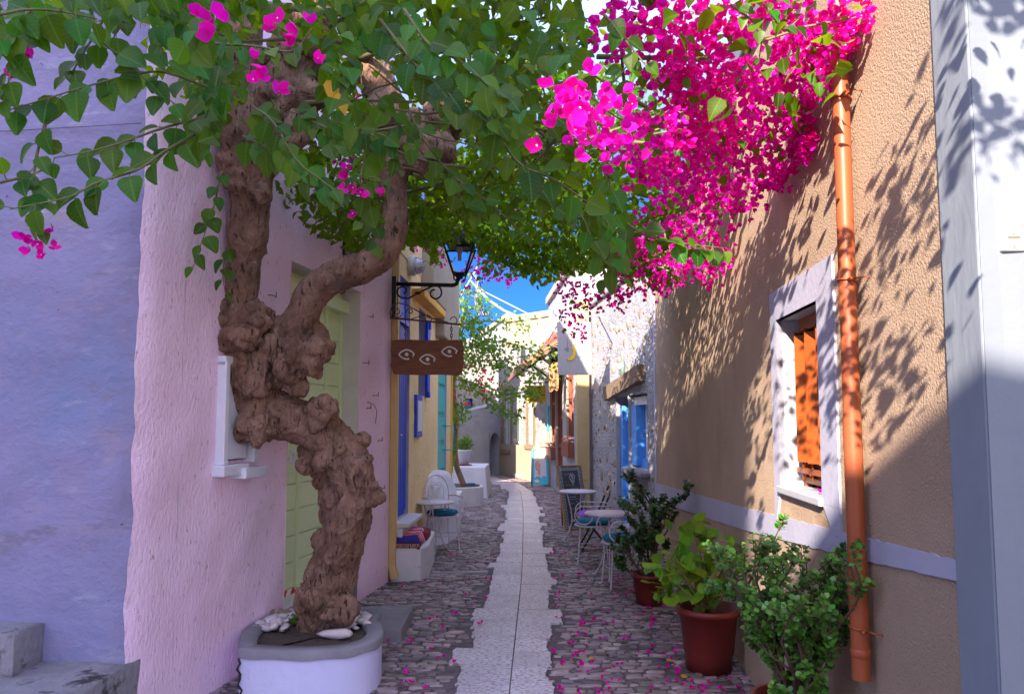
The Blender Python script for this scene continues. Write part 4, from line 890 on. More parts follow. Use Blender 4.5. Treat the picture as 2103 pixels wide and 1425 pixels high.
# ================================================================ yellow house with blue and turquoise doors
YW = Wall((-1.58+.05*7.18, 7.18), (-1.58+.05*11.55, 11.55), 1)
HY = thing('ochre_house', (-2.6, 9.4, 0), 'ochre plastered house with tall blue door and turquoise door, cream storey jutting out', 'house')
yp = YW.pix
b0, _ = yp(818,900); b1, _ = yp(839,900); BZ0, BZ1 = .57, 3.18
t0, _ = yp(899,900); t1, _ = yp(916,900); TZ0, TZ1 = .82, 2.55
s0, _ = yp(860,700); s1, _ = yp(873,700); S0, S1 = 1.93, 3.0
n0, _ = yp(850,850); n1, _ = yp(862,850); NZ0, NZ1 = yp(856,897)[1], yp(856,811)[1]
x = MB(); wall_grid(x, YW.p, YW.q, -.05, 3.42, [(b0,b1,BZ0,BZ1),(t0,t1,TZ0,TZ1),(s0,s1,S0,S1)], .10, .012, 3, 1, 21); x.build('wall', m_yellow, HY)
x = MB(); YW.mass(x, -.05, 4.1, .34, 4.2); x.build('house_body', m_cream, HY)
for (h, d_, bk_) in (((b0,b1,BZ0,BZ1), .12, False), ((t0,t1,TZ0,TZ1), .08, False), ((s0,s1,S0,S1), .12, True)): x = MB(); YW.reveal(x, *h, d_, .004, bk_); x.build('reveal', m_band, HY)
x = MB(); YW.slab(x, b0,b1,BZ0,BZ1,-.3,-.045); dB = x.build('blue_door', m_blue, HY)
x = MB()
for k in range(5): YW.slab(x, b0+.03+(b1-b0-.05)*k/5, b0+(b1-b0-.05)*(k+.86)/5+.03, BZ0+.05, BZ1-.55, -.045, -.02)
YW.slab(x, b0, b1, BZ1-.5, BZ1-.44, -.045, .0); x.build('board_panel', m_blue, dB, bevel=.004)
x = MB(); u, z = yp(826,893); x.tube([YW.at(u,z,-.08), YW.at(u,z,-.02), YW.at(u+.09,z,-.02)], .009, 6); x.build('handle', m_plastwhite, dB)
x = MB(); YW.slab(x, t0,t1,TZ0,TZ1,-.3,-.03); dT = x.build('turquoise_door', m_teal, HY)
x = MB(); [YW.slab(x, t0+.06, t1-.06, a, a+.34, -.03, -.01) for a in (TZ0+.08, TZ0+.5, TZ0+.92, TZ0+1.34)]; x.build('door_panel', m_teal, dT, bevel=.01)
x = MB(); u, z = yp(914,885); x.tube([YW.at(u-.25,z-.28,0), YW.at(u-.25,z-.28,.16), YW.at(u-.25,z+.08,.16), YW.at(u-.25,z+.08,0)], .012, 6); x.build('pull_bar', m_teal, dT)
x = MB(); YW.slab(x, s0+.02,s1-.02,S0+.02,S1-.02,-.12,-.09); sw = x.build('window', m_blue, HY)
x = MB(); YW.slab(x, s1-.03, s1+.16, S0+.05, S1-.1, .01, .045); YW.slab(x, s1+.02, s1+.10, S0-.02, S0+.05, .0, .06); YW.slab(x, s1+.02, s1+.10, S1-.2, S1-.1, .045, .07); x.build('open_shutter', m_blue, sw, bevel=.006)
x = MB(); YW.slab(x, n0,n1,NZ0,NZ1,-.02,.035); mb_ = x.build('meter_door', m_blue, HY, bevel=.006)
x = MB(); YW.slab(x, n0+.06,n1-.05,NZ0+.07,NZ1-.07,.035,.042); x.build('meter_panel', m_palepane, mb_)
# jutting cream storey with ochre underside, and stepped ledge
x = MB(); YW.slab(x, 1.6, 2.75, 3.16, 4.1, -.33, .16); x.build('upper_storey', m_cream, HY, bevel=.02)
x = MB(); YW.slab(x, 1.0, 2.72, 3.06, 3.157, -.02, .15); x.build('ledge', m_ochre, HY, bevel=.01)
x = MB(); YW.slab(x, 2.752, YW.L, 2.80, 4.15, -.33, .13); x.build('upper_storey', m_cream, HY, bevel=.02)
x = MB(); YW.slab(x, 3.1, YW.L+.02, 2.62, 2.797, -.02, .15); x.build('ledge', m_ochre, HY, bevel=.01)
x = MB(); YW.slab(x, .02, 1.59, 3.422, 4.08, -.33, .01); x.build('upper_wall', m_yellow, HY)
x = MB(); YW.slab(x, YW.L, YW.L+.12, -.05, 3.3, -.6, .02); x.build('corner_strip', m_ochre, HY, bevel=.01)
# stone doorstep below the blue door
x = MB(); YW.slab(x, b0-.22, b1+.03, -.02, BZ0-.05, -.02, .10); x.build('door_base', m_white2, HY, bevel=.015)
x = MB(); YW.slab(x, b0-.2, b1+.06, BZ0-.048, BZ0-.004, -.10, .16); x.build('door_sill', m_white2, HY, bevel=.008)
# bench block with striped blanket
x = MB(); x.prism([(-1.215,7.20),(-.92,7.23),(-.86,7.42),(-.90,8.35),(-1.18,8.35)], -.02, .335); tag(x.build('masonry_bench', m_white2, None, bevel=.02), 'low whitewashed masonry bench under the blue door', 'bench')
BL = thing('striped_blanket', (-1.02,7.5,.335), 'folded red blue and orange striped woven blanket with fringe on the white bench', 'blanket')
m_blk = mat('blanket_weave', (.62,.10,.05), None, 5, .95, .6, 150, .004); nt = m_blk.node_tree
cr = nt.nodes.new('ShaderNodeValToRGB'); cr.color_ramp.interpolation = 'CONSTANT'; tcn = nt.nodes.new('ShaderNodeTexCoord'); sx = nt.nodes.new('ShaderNodeSeparateXYZ'); nt.links.new(tcn.outputs['Generated'], sx.inputs[0]); nt.links.new(sx.outputs[1], cr.inputs[0]); nt.links.new(cr.outputs[0], nt.nodes['Principled BSDF'].inputs['Base Color'])
cols = [(0,(.05,.02,.10)),(.07,(.02,.03,.28)),(.15,(.62,.11,.05)),(.24,(.60,.06,.06)),(.33,(.5,.05,.22)),(.38,(.80,.65,.62)),(.42,(.55,.06,.28)),(.52,(.62,.10,.05)),(.56,(.75,.6,.6)),(.60,(.40,.04,.30)),(.68,(.60,.05,.08)),(.74,(.8,.65,.65)),(.78,(.5,.05,.22)),(.88,(.2,.02,.1))]
for i, (p, c) in enumerate(cols):
    e = cr.color_ramp.elements[i] if i < 2 else cr.color_ramp.elements.new(p); e.position = p; e.color = (*c, 1)
V = []; F = []; nx, ny = 14, 20
for j in range(ny+1):
    for i in range(nx+1):
        u, v = i/nx, j/ny; X = -1.21+.29*u; Yy = 7.235+.60*v
        h = .115*(min(1, v/.14)**.6)*(1-.0*u) * (1 if u < .86 else max(0.1,1-(u-.86)/.16)) + .008*noise.noise(Vector((u*3,v*5,0))) + .012*math.sin(v*9)*u
        V.append((X + .01*noise.noise(Vector((0,v*6,2))), Yy - (.02 if j == 0 else 0), .338+max(.004,h)))
for j in range(ny):
    for i in range(nx): o = j*(nx+1)+i; F.append((o,o+1,o+nx+2,o+nx+1))
x = MB(); x.add(V, F, True); o = x.build('cloth', m_blk, BL); sd = o.modifiers.new('thick', 'SOLIDIFY'); sd.thickness = .03; sd.offset = -1
x = MB()
for i in range(30): a = -1.2+.27*i/29; x.tube([(a,7.22,.375), (a+random.uniform(-.008,.008),7.205,.355), (a+random.uniform(-.012,.012),7.20,.338)], .0035, 4)
x.build('fringe', mat('fringe_yarn', (.55,.25,.13), rough=.95), BL)
x = MB(); x.box((-.97,7.62,.336),(-.90,7.95,.43)); tag(x.build('folded_cushion', mat('red_weave', (.22,.02,.03), rough=.95), None, bevel=.02), 'dark red folded cloth behind the striped blanket on the bench', 'cloth')
# ochre rainwater pipe at the house joint
DP = thing('ochre_downpipe', (-1.2,7.2,0), 'square ochre metal downpipe with angled spout beside the blue door', 'downpipe')
x = MB(); x.box((-1.235,7.172,.13),(-1.165,7.235,3.4)); x.build('pipe', m_beigepipe, DP, bevel=.008)
x = MB(); x.hexa([(-1.235,7.165,.13),(-1.165,7.165,.13),(-1.165,7.235,.13),(-1.235,7.235,.13),(-1.235,7.165,.22),(-1.165,7.165,.22),(-1.165,7.235,.22),(-1.235,7.235,.22)]); x.hexa([(-1.19,7.06,.055),(-1.12,7.06,.085),(-1.12,7.13,.075),(-1.19,7.13,.045),(-1.23,7.165,.16),(-1.165,7.165,.19),(-1.165,7.235,.16),(-1.235,7.235,.13)]); x.build('spout', m_beigepipe, DP, bevel=.004)
for z in (.75,1.6,2.5): x = MB(); x.box((-1.24,7.167,z),(-1.16,7.24,z+.03)); x.build('pipe_clip', m_beigepipe, DP)
# whitewashed rock buttress
V = []; F = []; nu, nv_ = 26, 18
x = MB()
for i in range(nu+1):
    for j in range(nv_+1):
        a = -.2+ (math.pi+.2)*i/nu; t = j/nv_; z = .92*math.sin(t*math.pi/2)**.8 ; r = math.cos(t*math.pi/2)**.42 if t < 1 else 0
        px_ = -1.18+.44*r*math.sin(a)*(1+.05*math.sin(4*a)); py_ = 10.0 - .85*r*math.cos(a); q = Vector((px_,py_,z)); w = .05*noise.noise(q*3.2)+.025*noise.noise(q*8)
        V.append((px_+w, py_-w, z+w*.7))
for i in range(nu):
    for j in range(nv_): o = i*(nv_+1)+j; F.append((o,o+nv_+1,o+nv_+2,o+1))
x.add(V, F, True); tag(x.build('rock_buttress', m_whiterock), 'rounded whitewashed rock bulging out behind the bistro chair', 'rock')
x = MB(); x.box((-1.1,11.1,-.02),(-.83,12.0,.45)); tag(x.build('white_block', m_white2, None, bevel=.02), 'small white masonry block between rock and curved planter', 'block')
# curved planter and box planter
CP = thing('curved_planter', (-.95,13.9,0), 'low white planter with rounded end holding the climbing vine', 'planter')
pl_ = [(-1.6,13.35),(-.95,13.35)] + [(-.95+.40*math.sin(a), 13.75-.40*math.cos(a)) for a in np.linspace(.15, math.pi*.9, 10)] + [(-1.6,14.3)]
x = MB(); x.prism(pl_, -.02, .37); x.build('body', m_white2, CP, bevel=.02); x = MB(); x.prism(inset(pl_, .07), .36, .385); x.build('soil', m_soil, CP)
x = MB(); x.lathe([(.005,0),(.09,0),(.10,.02),(.085,.035),(.0,.04)], (-.80,13.75,.386), 18); tag(x.build('blue_dish', m_tealcush), 'small round blue dish on the curved white planter', 'dish')
x = MB(); x.hexa([(-1.5,14.9,-.02),(-.50,14.9,-.02),(-.46,16.2,-.02),(-1.6,16.2,-.02),(-1.5,14.98,.66),(-.555,14.98,.66),(-.52,16.2,.66),(-1.6,16.2,.66)]); tag(x.build('planter_wall', m_white2, None, bevel=.03), 'waist-high battered white wall carrying the white flowerpot', 'wall')
# pot helper
def pot(mb, r0, r1, h, lip=.018, step=True):
    prof = [(.0,0),(r0,0),(r0,.0)] + ([(r0+(r1-r0)*.22,h*.27),(r0+(r1-r0)*.30+.012,h*.29)] if step else []) + [(r1-.008,h*.90),(r1+lip,h*.905),(r1+lip+.004,h*.95),(r1+lip,h),(r1-.006,h),(r1-.016,h*.82),(0,h*.80)]
    mb.lathe(prof, (0,0,0), 32)
x0 = P(950,957,14.95).x
WP = thing('flowerpot', (x0,15.4,.66), 'white plastic flowerpot with leafy green plant on terracotta saucer', 'potted plant')
x = MB(); x.lathe([(0,.02),(.10,.02),(.14,.30),(.155,.30),(.16,.335),(.145,.34),(.135,.29),(0,.28)], (x0,15.4,.66), 26); x.build('pot', m_white2, WP)
x = MB(); x.lathe([(0,0),(.16,0),(.18,.022),(.165,.024),(0,.015)], (x0,15.4,.66), 26); x.build('saucer', m_terra, WP)
n = 420; q = unit(RNG.normal(size=(n,3)))*(RNG.random((n,1))**.4)*np.array([.20,.17,.19]) + np.array([x0+.02,15.4,1.13]); q[:,2] = np.maximum(q[:,2], .98)
leaves_obj('foliage', q, RNG.normal(size=(n,3))+np.array([0,-.3,0]), RNG.normal(size=(n,3))*.6+np.array([0,-.5,.8]), RNG.uniform(.03,.055,n), m_vine, WP)
x = MB(); [x.tube([(x0+random.uniform(-.05,.05),15.4,.92), Vector(q[i])], .005, 4) for i in range(0,90,5)]; x.build('stem', m_twig, WP)
# ================================================================ street furniture
def spiral(c, r0, r1, a0, a1, n=26, ax=(1,0,0), az=(0,0,1)):
    c = Vector(c); ax = Vector(ax); az = Vector(az); out = []
    for i in range(n+1):
        t = i/n; r = r0+(r1-r0)*t; a = a0+(a1-a0)*t; out.append(c + ax*r*math.cos(a) + az*r*math.sin(a))
    return out
def make_chair(label, group):
    t = thing('bistro_chair', (0,0,0), label, 'chair', group); r = .205
    x = MB(); x.lathe([(0,.425),(r,.425),(r+.008,.432),(r,.441),(0,.441)], (0,0,0), 30); x.build('seat', m_whitemetal, t)
    for (sx, sy) in ((.14,.13),(.14,-.13),(-.14,.13),(-.14,-.13)):
        x = MB(); x.tube([(sx,sy,.43),(sx*1.02,sy*1.02,.38),(sx*1.12,sy*1.12,.18),(sx*1.22,sy*1.24,.02),(sx*1.36,sy*1.36,.0)], .0085, 8); x.ball((sx*1.36,sy*1.36,.009), .013, 8); x.build('leg', m_whitemetal, t)
    # back: arch at +x, with two scrolls
    x = MB(); A = [(.17,-.15,.43),(.20,-.165,.60)] + [(.205+.03*math.sin(a), -.165*math.cos(a), .70+.22*math.sin(a)) for a in np.linspace(0, math.pi, 15)] + [(.20,.165,.60),(.17,.15,.43)]
    x.tube(A, .0085, 8); x.build('backrest', m_whitemetal, t)
    x = MB()
    x.tube([(.19,-.02,.44),(.205,-.10,.60),(.225,-.11,.74),(.235,-.05,.83),(.235,0,.80)] + [Vector((.232,-.045,.765))+Vector((0,.035*math.cos(a),.035*math.sin(a)))*(1-a/9) for a in np.linspace(.8,6,12)], .005, 6)
    x.tube([(.19,.02,.44),(.205,.10,.60),(.225,.11,.74),(.235,.05,.83),(.235,0,.80)] + [Vector((.232,.045,.765))+Vector((0,-.035*math.cos(a),.035*math.sin(a)))*(1-a/9) for a in np.linspace(.8,6,12)], .005, 6)
    x.build('back_scroll', m_whitemetal, t)
    for s in (-1, 1):                          # arms sweep forward and curl down to the seat
        x = MB(); y = s*.215
        q = [(.195,s*.165,.655),(.10,y,.665),(-.06,y+s*.02,.66)] + [Vector((-.10,y+s*.02,.565)) + Vector((.10*math.cos(a),0,.10*math.sin(a))) for a in np.linspace(math.pi/2, math.pi*2.1, 20)] + [(-.03,y,.60),(-.06,y,.615)]
        x.tube(q, .0075, 7); x.build('armrest', m_whitemetal, t)
    x = MB(); x.tube([(.168*math.cos(a), .168*math.sin(a), .20) for a in np.linspace(0, 2*math.pi, 25)[:-1]], .005, 6, closed=True); x.build('ring_brace', m_whitemetal, t)
    return t
def make_cushion(label):
    x = MB(); prof = [(0,.0),(.15,.002),(.19,.02),(.195,.035),(.18,.055),(.12,.066),(.03,.064),(0,.058)]; x.lathe(prof, (0,0,0), 30)
    x.tube([(.194*math.cos(a), .194*math.sin(a), .030) for a in np.linspace(0, 2*math.pi, 31)[:-1]], .006, 6, closed=True)
    o = x.build('seat_cushion', m_tealcush, None); return tag(o, label, 'cushion', 'teal seat cushions')
ch = make_chair('white scrolled metal bistro chair by the whitewashed rock', 'white bistro chairs'); cu = make_cushion('round teal cushion on the chair by the whitewashed rock')
ch.location = (-.87,8.95,0); ch.rotation_euler.z = R(118); cu.location = (-.87,8.95,.441)
for (loc, rz, l1, l2) in (((.92,8.15,0), -6, 'white metal bistro chair at the far side of the pinkish table', 'round teal cushion on the farther right-hand chair, behind the pinkish table'),
                      ((1.08,6.98,0), 8, 'white metal bistro chair half hidden by the dark shrub', 'round teal cushion on the chair half hidden by the dark shrub')):
    c = copy_tree(ch); c.location = loc; c.rotation_euler.z = R(rz); c['label'] = l1
    k = cu.copy(); COL.objects.link(k); k.location = (loc[0], loc[1], .441); k['label'] = l2
m_pinktop = mat('pinkish_table_top', (.66,.52,.58), (.56,.42,.48), 9, .45, .1, 40, .002)
def make_table(loc, label, r, z, mt, rz=0):
    t = thing('bistro_table', loc, label, 'table', 'round bistro tables'); o = Vector(loc)
    x = MB(); x.lathe([(0,z-.012),(r-.01,z-.022),(r,z-.018),(r+.004,z-.008),(r,z),(0,z+.003)], o, 40); x.build('tabletop', mt, t)
    for k in range(3):
        a = rz + 2*math.pi*k/3; e = Vector((math.cos(a), math.sin(a), 0)); up = Vector((0,0,1))
        x = MB(); x.tube([o+e*.19+up*(z-.02), o+e*.15+up*(z-.05), o+e*.10+up*(z*.62), o+e*.08+up*(z*.40), o+e*.13+up*(z*.17), o+e*.20+up*.012, o+e*.235+up*.008], [.009]*6+[.007], 8); x.build('leg', m_whitemetal, t)
    x = MB(); x.tube([o+Vector((.083*math.cos(a),.083*math.sin(a),z*.40)) for a in np.linspace(0,2*math.pi,19)[:-1]], .006, 6, closed=True); x.build('ring_brace', m_whitemetal, t)
make_table((-.955,8.78,0), 'small round grey-white table in front of the rock and teal chair', .24, .625, m_whitemetal, .5)
make_table((1.02,7.42,0), 'round pinkish-topped table between the two teal cushioned chairs', .265, .66, m_pinktop, 2.4)
make_table((.90,9.72,0), 'round white table in front of the chalkboard', .255, .665, m_whitemetal, 3.3)
# black folding chair with purple cushion
FC = thing('folding_chair', (1.03,9.0,0), 'black metal folding chair with wooden back slats in front of the stone wall', 'chair'); o = Vector((1.03,9.0,0))
for s in (-1, 1):
    y = s*.17
    x = MB(); x.tube([o+Vector((-.17,y,.01)), o+Vector((.06,y,.42)), o+Vector((.22,y,.80)), o+Vector((.24,y,.86))], .012, 6); x.build('back_leg', m_black, FC)
    x = MB(); x.tube([o+Vector((.20,y*.85,.01)), o+Vector((-.15,y*.85,.43))], .012, 6); x.build('leg', m_black, FC)
for z, ax_ in ((.66,.165),(.78,.215)):
    x = MB(); x.box((o.x+ax_-.008,o.y-.18,z),(o.x+ax_+.012,o.y+.18,z+.07)); x.build('back_slat', m_slatwood, FC, bevel=.006)
x = MB(); [x.box((o.x-.19+.075*k,o.y-.18,.425),(o.x-.13+.075*k,o.y+.18,.44)) for k in range(5)]; x.build('seat', m_slatwood, FC)
x = MB(); V = []; F = []; nn = 12
for j in range(nn+1):
    for i in range(nn+1):
        u, v = i/nn*2-1, j/nn*2-1; e = (1-u**6)*(1-v**6); V.append((o.x+.02+.215*u, o.y+.20*v, .447+.040*e*(1-.2*(u*u+v*v)) - .02*max(0,-u-.7)))
for j in range(nn):
    for i in range(nn): q = j*(nn+1)+i; F.append((q,q+1,q+nn+2,q+nn+1))
x.add(V, F, True); x.add([(v[0],v[1],.443) for v in V], [f[::-1] for f in F], True); pc_ = x.build('seat_cushion', m_purple); tag(pc_, 'flat purple cushion tied on the black folding chair', 'cushion')
x = MB(); x.tube([o+Vector((.17,-.19,.45)), o+Vector((.20,-.21,.40)), o+Vector((.18,-.20,.33))], .006, 5); x.tube([o+Vector((.17,-.19,.45)), o+Vector((.23,-.20,.42)), o+Vector((.25,-.21,.36))], .006, 5); x.build('tie', m_purple, pc_)
# chalkboard A-frame
CB = thing('chalkboard', (.93,10.55,0), 'tall chalkboard sign with white chalk border and an ice cream drawing', 'chalkboard')
bl, br_ = P(1163,1090,10.45), P(1211,1078,10.6); tl, tr_ = P(1157,972,10.75), P(1203,970,10.9); bl.z = .03; br_.z = .03; tl.z = tr_.z = .93
ux = (br_-bl); uw = ux.length; ux.normalize(); uz = (tl-bl); uz = uz - ux*uz.dot(ux)*1.0; uh = uz.length; uz.normalize(); un = ux.cross(uz); un = un if un.y < 0 else -un
MX = Matrix(((ux.x,uz.x,un.x,bl.x),(ux.y,uz.y,un.y,bl.y),(ux.z,uz.z,un.z,bl.z),(0,0,0,1)))
x = MB(); x.box((0,0,-.02),(uw,uh,0), MX); x.build('board', m_board, CB)
x = MB(); f_ = .014
for a, b_ in (((-f_,-f_,-.022),(0,uh+f_,.008)), ((uw,-f_,-.022),(uw+f_,uh+f_,.008)), ((0,uh,-.022),(uw,uh+f_,.008)), ((0,-f_,-.022),(uw,0,.008))): x.box(a, b_, MX)
x.build('frame', m_tanwood, CB)
x = MB(); bk = un*-1
for k in (0, uw-.03): p = MX @ Vector((k,uh-.02,-.02)); p = p + Vector((.04 if k == 0 else -.02,0,0)); q = p + Vector((.06, .30, 0)); q.z = 0; x.tube([p, q], .016, 4)
x.build('back_leg', m_tanwood, CB)
x = MB(); cw = .0022
def chalk(pts, w=cw): x.tube([MX @ Vector((p[0],p[1],.0035)) for p in pts], w, 4, cap=False)
bw = uw*.11
for k in range(int(uh/.042)):                                  # honeycomb-like chalk border
    z = .02+.042*k
    for X in (.012, uw-.012-bw): chalk([(X,z),(X+bw*.5,z+.012),(X+bw,z),(X+bw,z+.024),(X+bw*.5,z+.034),(X,z+.024),(X,z)])
for k in range(int(uw/.040)-1):
    X = .03+.040*k
    for z in (.012, uh-.06): chalk([(X,z),(X+.012,z+.018),(X,z+.036),(X+.026,z+.036),(X+.034,z+.018),(X+.026,z),(X,z)])
cx_, cz_ = uw*.58, uh*.80                                       # ice cream cone
chalk([(cx_-.05,cz_),(cx_-.005,cz_-.11),(cx_+.035,cz_+.01)]); chalk([(cx_-.03,cz_-.05),(cx_+.01,cz_+.005)]); chalk([(cx_-.02,cz_-.075),(cx_+.02,cz_-.03)]); chalk([(cx_-.05,cz_),(cx_+.0,cz_-.06)])
for (a, b_) in ((-.028,.022),(.012,.03),(-.005,.055)): chalk([(cx_+a+.026*math.cos(q),cz_+b_+.026*math.sin(q)) for q in np.linspace(0,6.3,12)])
def scrawl(x0_, x1_, z_, h_=.012):
    q = []; n_ = int((x1_-x0_)/.007)
    for k in range(n_+1): q.append((x0_+(x1_-x0_)*k/n_, z_ + h_*random.uniform(-.6,1)*(1 if k % 5 else 0)))
    i = 0
    while i < len(q): j = i + random.randint(3,7); chalk(q[i:j+1] if len(q[i:j+1]) > 1 else q[-2:], .0016); i = j+1
scrawl(uw*.24, uw*.52, uh*.865)
for k, (a, b_) in enumerate(((.25,.62),(.34,.80),(.56,.66),(.22,.52),(.56,.8),(.34,.5))): scrawl(uw*a, uw*b_, uh*(.50-.035*k))
for a in (.28,.78): chalk([(uw*a,uh*.20),(uw*a,uh*.14)]); chalk([(uw*a+.016*math.cos(q),uh*.125+.016*math.sin(q)) for q in np.linspace(0,6.3,10)])
x.build('chalk_drawing', m_chalk, CB)
x = MB(); scrawl(uw*.26, uw*.56, uh*.685, .016); scrawl(uw*.46, uw*.80, uh*.645, .016)
mo = [(uw*.5+.045*math.cos(a), uh*.145+.055*math.sin(a)) for a in np.linspace(-1.9,1.5,14)]; mi = [(uw*.5-.02+.045*math.cos(a), uh*.150+.045*math.sin(a)) for a in np.linspace(1.35,-1.6,14)]
poly = mo+mi; x.add([MX @ Vector((p[0],p[1],.003)) for p in poly], [(i,i+1,26-i,27-i) for i in range(13)]); x.build('gold_chalk_drawing', m_chalkgold, CB)
# ice-cream pavement sign
IS = thing('pavement_sign', (.68,17.9,0), 'bright turquoise and white ice cream A-frame sign outside the shop', 'sign')
bl, br_ = P(1093,988,17.6), P(1127,983,17.6); tl = P(1087,918,17.8); bl.z = br_.z = .06; tlz = 1.02
ux = (br_-bl); uw = ux.length; ux.normalize(); uz = Vector((-.05,.22,1)).normalized(); uz = (uz-ux*uz.dot(ux)).normalized(); uh = .93; un = ux.cross(uz); un = un if un.y < 0 else -un
MX = Matrix(((ux.x,uz.x,un.x,bl.x),(ux.y,uz.y,un.y,bl.y),(ux.z,uz.z,un.z,bl.z),(0,0,0,1)))
x = MB(); x.box((.012,0,-.012),(uw-.012,uh-.05,0), MX); x.build('panel', m_print, IS)
x = MB(); 
for a in (0, uw): x.tube([MX @ Vector((a,-.07,0)), MX @ Vector((a,uh,0))], .012, 7)
x.tube([MX @ Vector((0,uh,0)), MX @ Vector((uw,uh,0))], .012, 7)
for a in (0, uw): p = MX @ Vector((a,uh,0)); x.tube([p, Vector((p.x, p.y+.55, 0))], .012, 7)
x.build('frame', m_greysteel, IS)
x = MB(); m_turq = mat('turquoise_print', (.02,.42,.58), (.03,.55,.70), 4, .4)
for a, b_ in (((.014,0),(uw*.14,uh-.06)), ((uw*.86,0),(uw-.014,uh-.06)), ((uw*.14,0),(uw*.86,uh*.17)), ((uw*.14,uh*.86),(uw*.28,uh-.06)), ((uw*.74,uh*.86),(uw*.86,uh-.06))): x.box((a[0],a[1],.0),(b_[0],b_[1],.003), MX)
x.build('print', m_turq, IS)
x = MB()
for (cx2,cz2,rx,rz,sd) in ((.33,.50,.16,.14,1),(.42,.34,.10,.10,2)): x.add([MX @ Vector((uw*cx2+uw*rx*math.cos(a), uh*(cz2+rz*math.sin(a)), .004)) for a in np.linspace(0,6.283,17)[:-1]], [tuple(range(16))])
for (a0,b0,a1,b1) in ((.26,.69,.46,.74),(.54,.69,.78,.74)): x.box((uw*a0,uh*b0,.001),(uw*a1,uh*b1,.004), MX)
x.build('print_figure', mat('rosy_print', (.62,.20,.16), (.75,.45,.38), 30, .5), IS)
x = MB()
for (cx2,cz2,rx,rz) in ((.36,.18,.16,.030),(.74,.19,.15,.030)): x.add([MX @ Vector((uw*cx2+uw*rx*math.cos(a), uh*(cz2+rz*math.sin(a)), .0045)) for a in np.linspace(0,6.283,13)[:-1]], [tuple(range(12))])
x.build('print_cone', mat('grey_print', (.25,.30,.42), rough=.5), IS)
x = MB(); x.add([MX @ Vector((uw*.5+uw*.34*math.cos(a), uh*(.86+.045*math.sin(a)), .0045)) for a in np.linspace(0,6.283,17)[:-1]], [tuple(range(16))]); x.add([MX @ Vector((uw*.28+uw*.15*math.cos(a), uh*(.09+.04*math.sin(a)), .0045)) for a in np.linspace(0,6.283,17)[:-1]], [tuple(range(16))]); x.build('print_badge', mat('peach_print', (.85,.62,.45), rough=.5), IS)

# ---- lamps
def arm_xz(y): return lambda x, z: Vector((x, y, z))
LP = thing('street_lamp', (-1.22,7.08,2.55), 'black iron wall lantern on a scrolled bracket above the wooden sign', 'lamp'); YL = 7.08
q = lambda px, py: P(px, py, YL)
x = MB(); a, b_ = q(812,568), q(812,652); x.box((a.x-.030,YL-.03,b_.z),(a.x+.012,YL+.03,a.z)); x.build('wall_plate', m_iron, LP, bevel=.006)
x = MB(); x.tube([q(808,583), q(930,586), q(938,583), q(941,572)], .021, 10); x.build('arm', m_iron, LP)
x = MB()
sp1 = [q(828+16*math.cos(a)*(1-(a-1)/9), 598+15*math.sin(a)*(1-(a-1)/9)) for a in np.linspace(7.5, 1.2, 18)]
sp2 = [q(893+14*math.cos(a)*(1-a/9)+0, 602+14*math.sin(a)*(1-a/9)) for a in np.linspace(-1.6, 4.8, 18)]
x.tube(sp1 + [q(838,613), q(855,604), q(875,594)] + sp2, .009, 7); x.ball(q(858,602), .02, 8, (1.6,.8,.9)); x.build('scroll', m_iron, LP)
lc = q(942,540); zb, zt = q(942,563).z, q(942,508).z; wb, wt = .062, .150; cxl, cyl = q(944,540).x, YL
def frus(mb, w0, z0_, w1, z1_, r): 
    for (sx, sy) in ((-1,-1),(1,-1),(1,1),(-1,1)): mb.tube([(cxl+sx*w0,cyl+sy*w0,z0_),(cxl+sx*w1,cyl+sy*w1,z1_)], r, 6)
    for (w, z) in ((w0,z0_),(w1,z1_)):
        c = [(cxl-w,cyl-w,z),(cxl+w,cyl-w,z),(cxl+w,cyl+w,z),(cxl-w,cyl+w,z)]; mb.tube(c, r, 6, closed=True)
x = MB(); frus(x, wb, zb, wt, zt, .011); x.tube([q(941,575),(cxl,cyl,zb-.03)], .018, 8); x.lathe([(0,-.05),(.03,-.05),(.05,0),(0,0)], (cxl,cyl,zb), 12)
for s in (-1,1): x.tube([(cxl+s*wb,cyl,zb),(cxl+s*(wb-.005),cyl,zb-.05),(cxl+s*.015,cyl,zb-.085)], .008, 6)
x.lathe([(wt+.02,0),(wt+.02,.02),(.10,.12),(.05,.16),(.04,.22),(0,.24)], (cxl,cyl,zt), 4, Matrix.Translation((cxl,cyl,0)) @ Matrix.Rotation(math.pi/4,4,'Z') @ Matrix.Translation((-cxl,-cyl,0))); x.build('lantern_frame', m_iron, LP)
x = MB(); w0, w1 = wb-.006, wt-.006
for k in range(4):
    M_ = Matrix.Translation((cxl,cyl,0)) @ Matrix.Rotation(k*math.pi/2,4,'Z'); x.add([(-w0,-w0,zb),(w0,-w0,zb),(w1,-w1,zt),(-w1,-w1,zt)], [(0,1,2,3)], False, M_)
x.build('glass', m_glass, LP)
x = MB(); x.lathe([(0,0),(.02,0),(.02,.07),(.035,.10),(.03,.16),(0,.19)], (cxl,cyl,zb+.14), 12); x.build('bulb', m_plastwhite, LP)
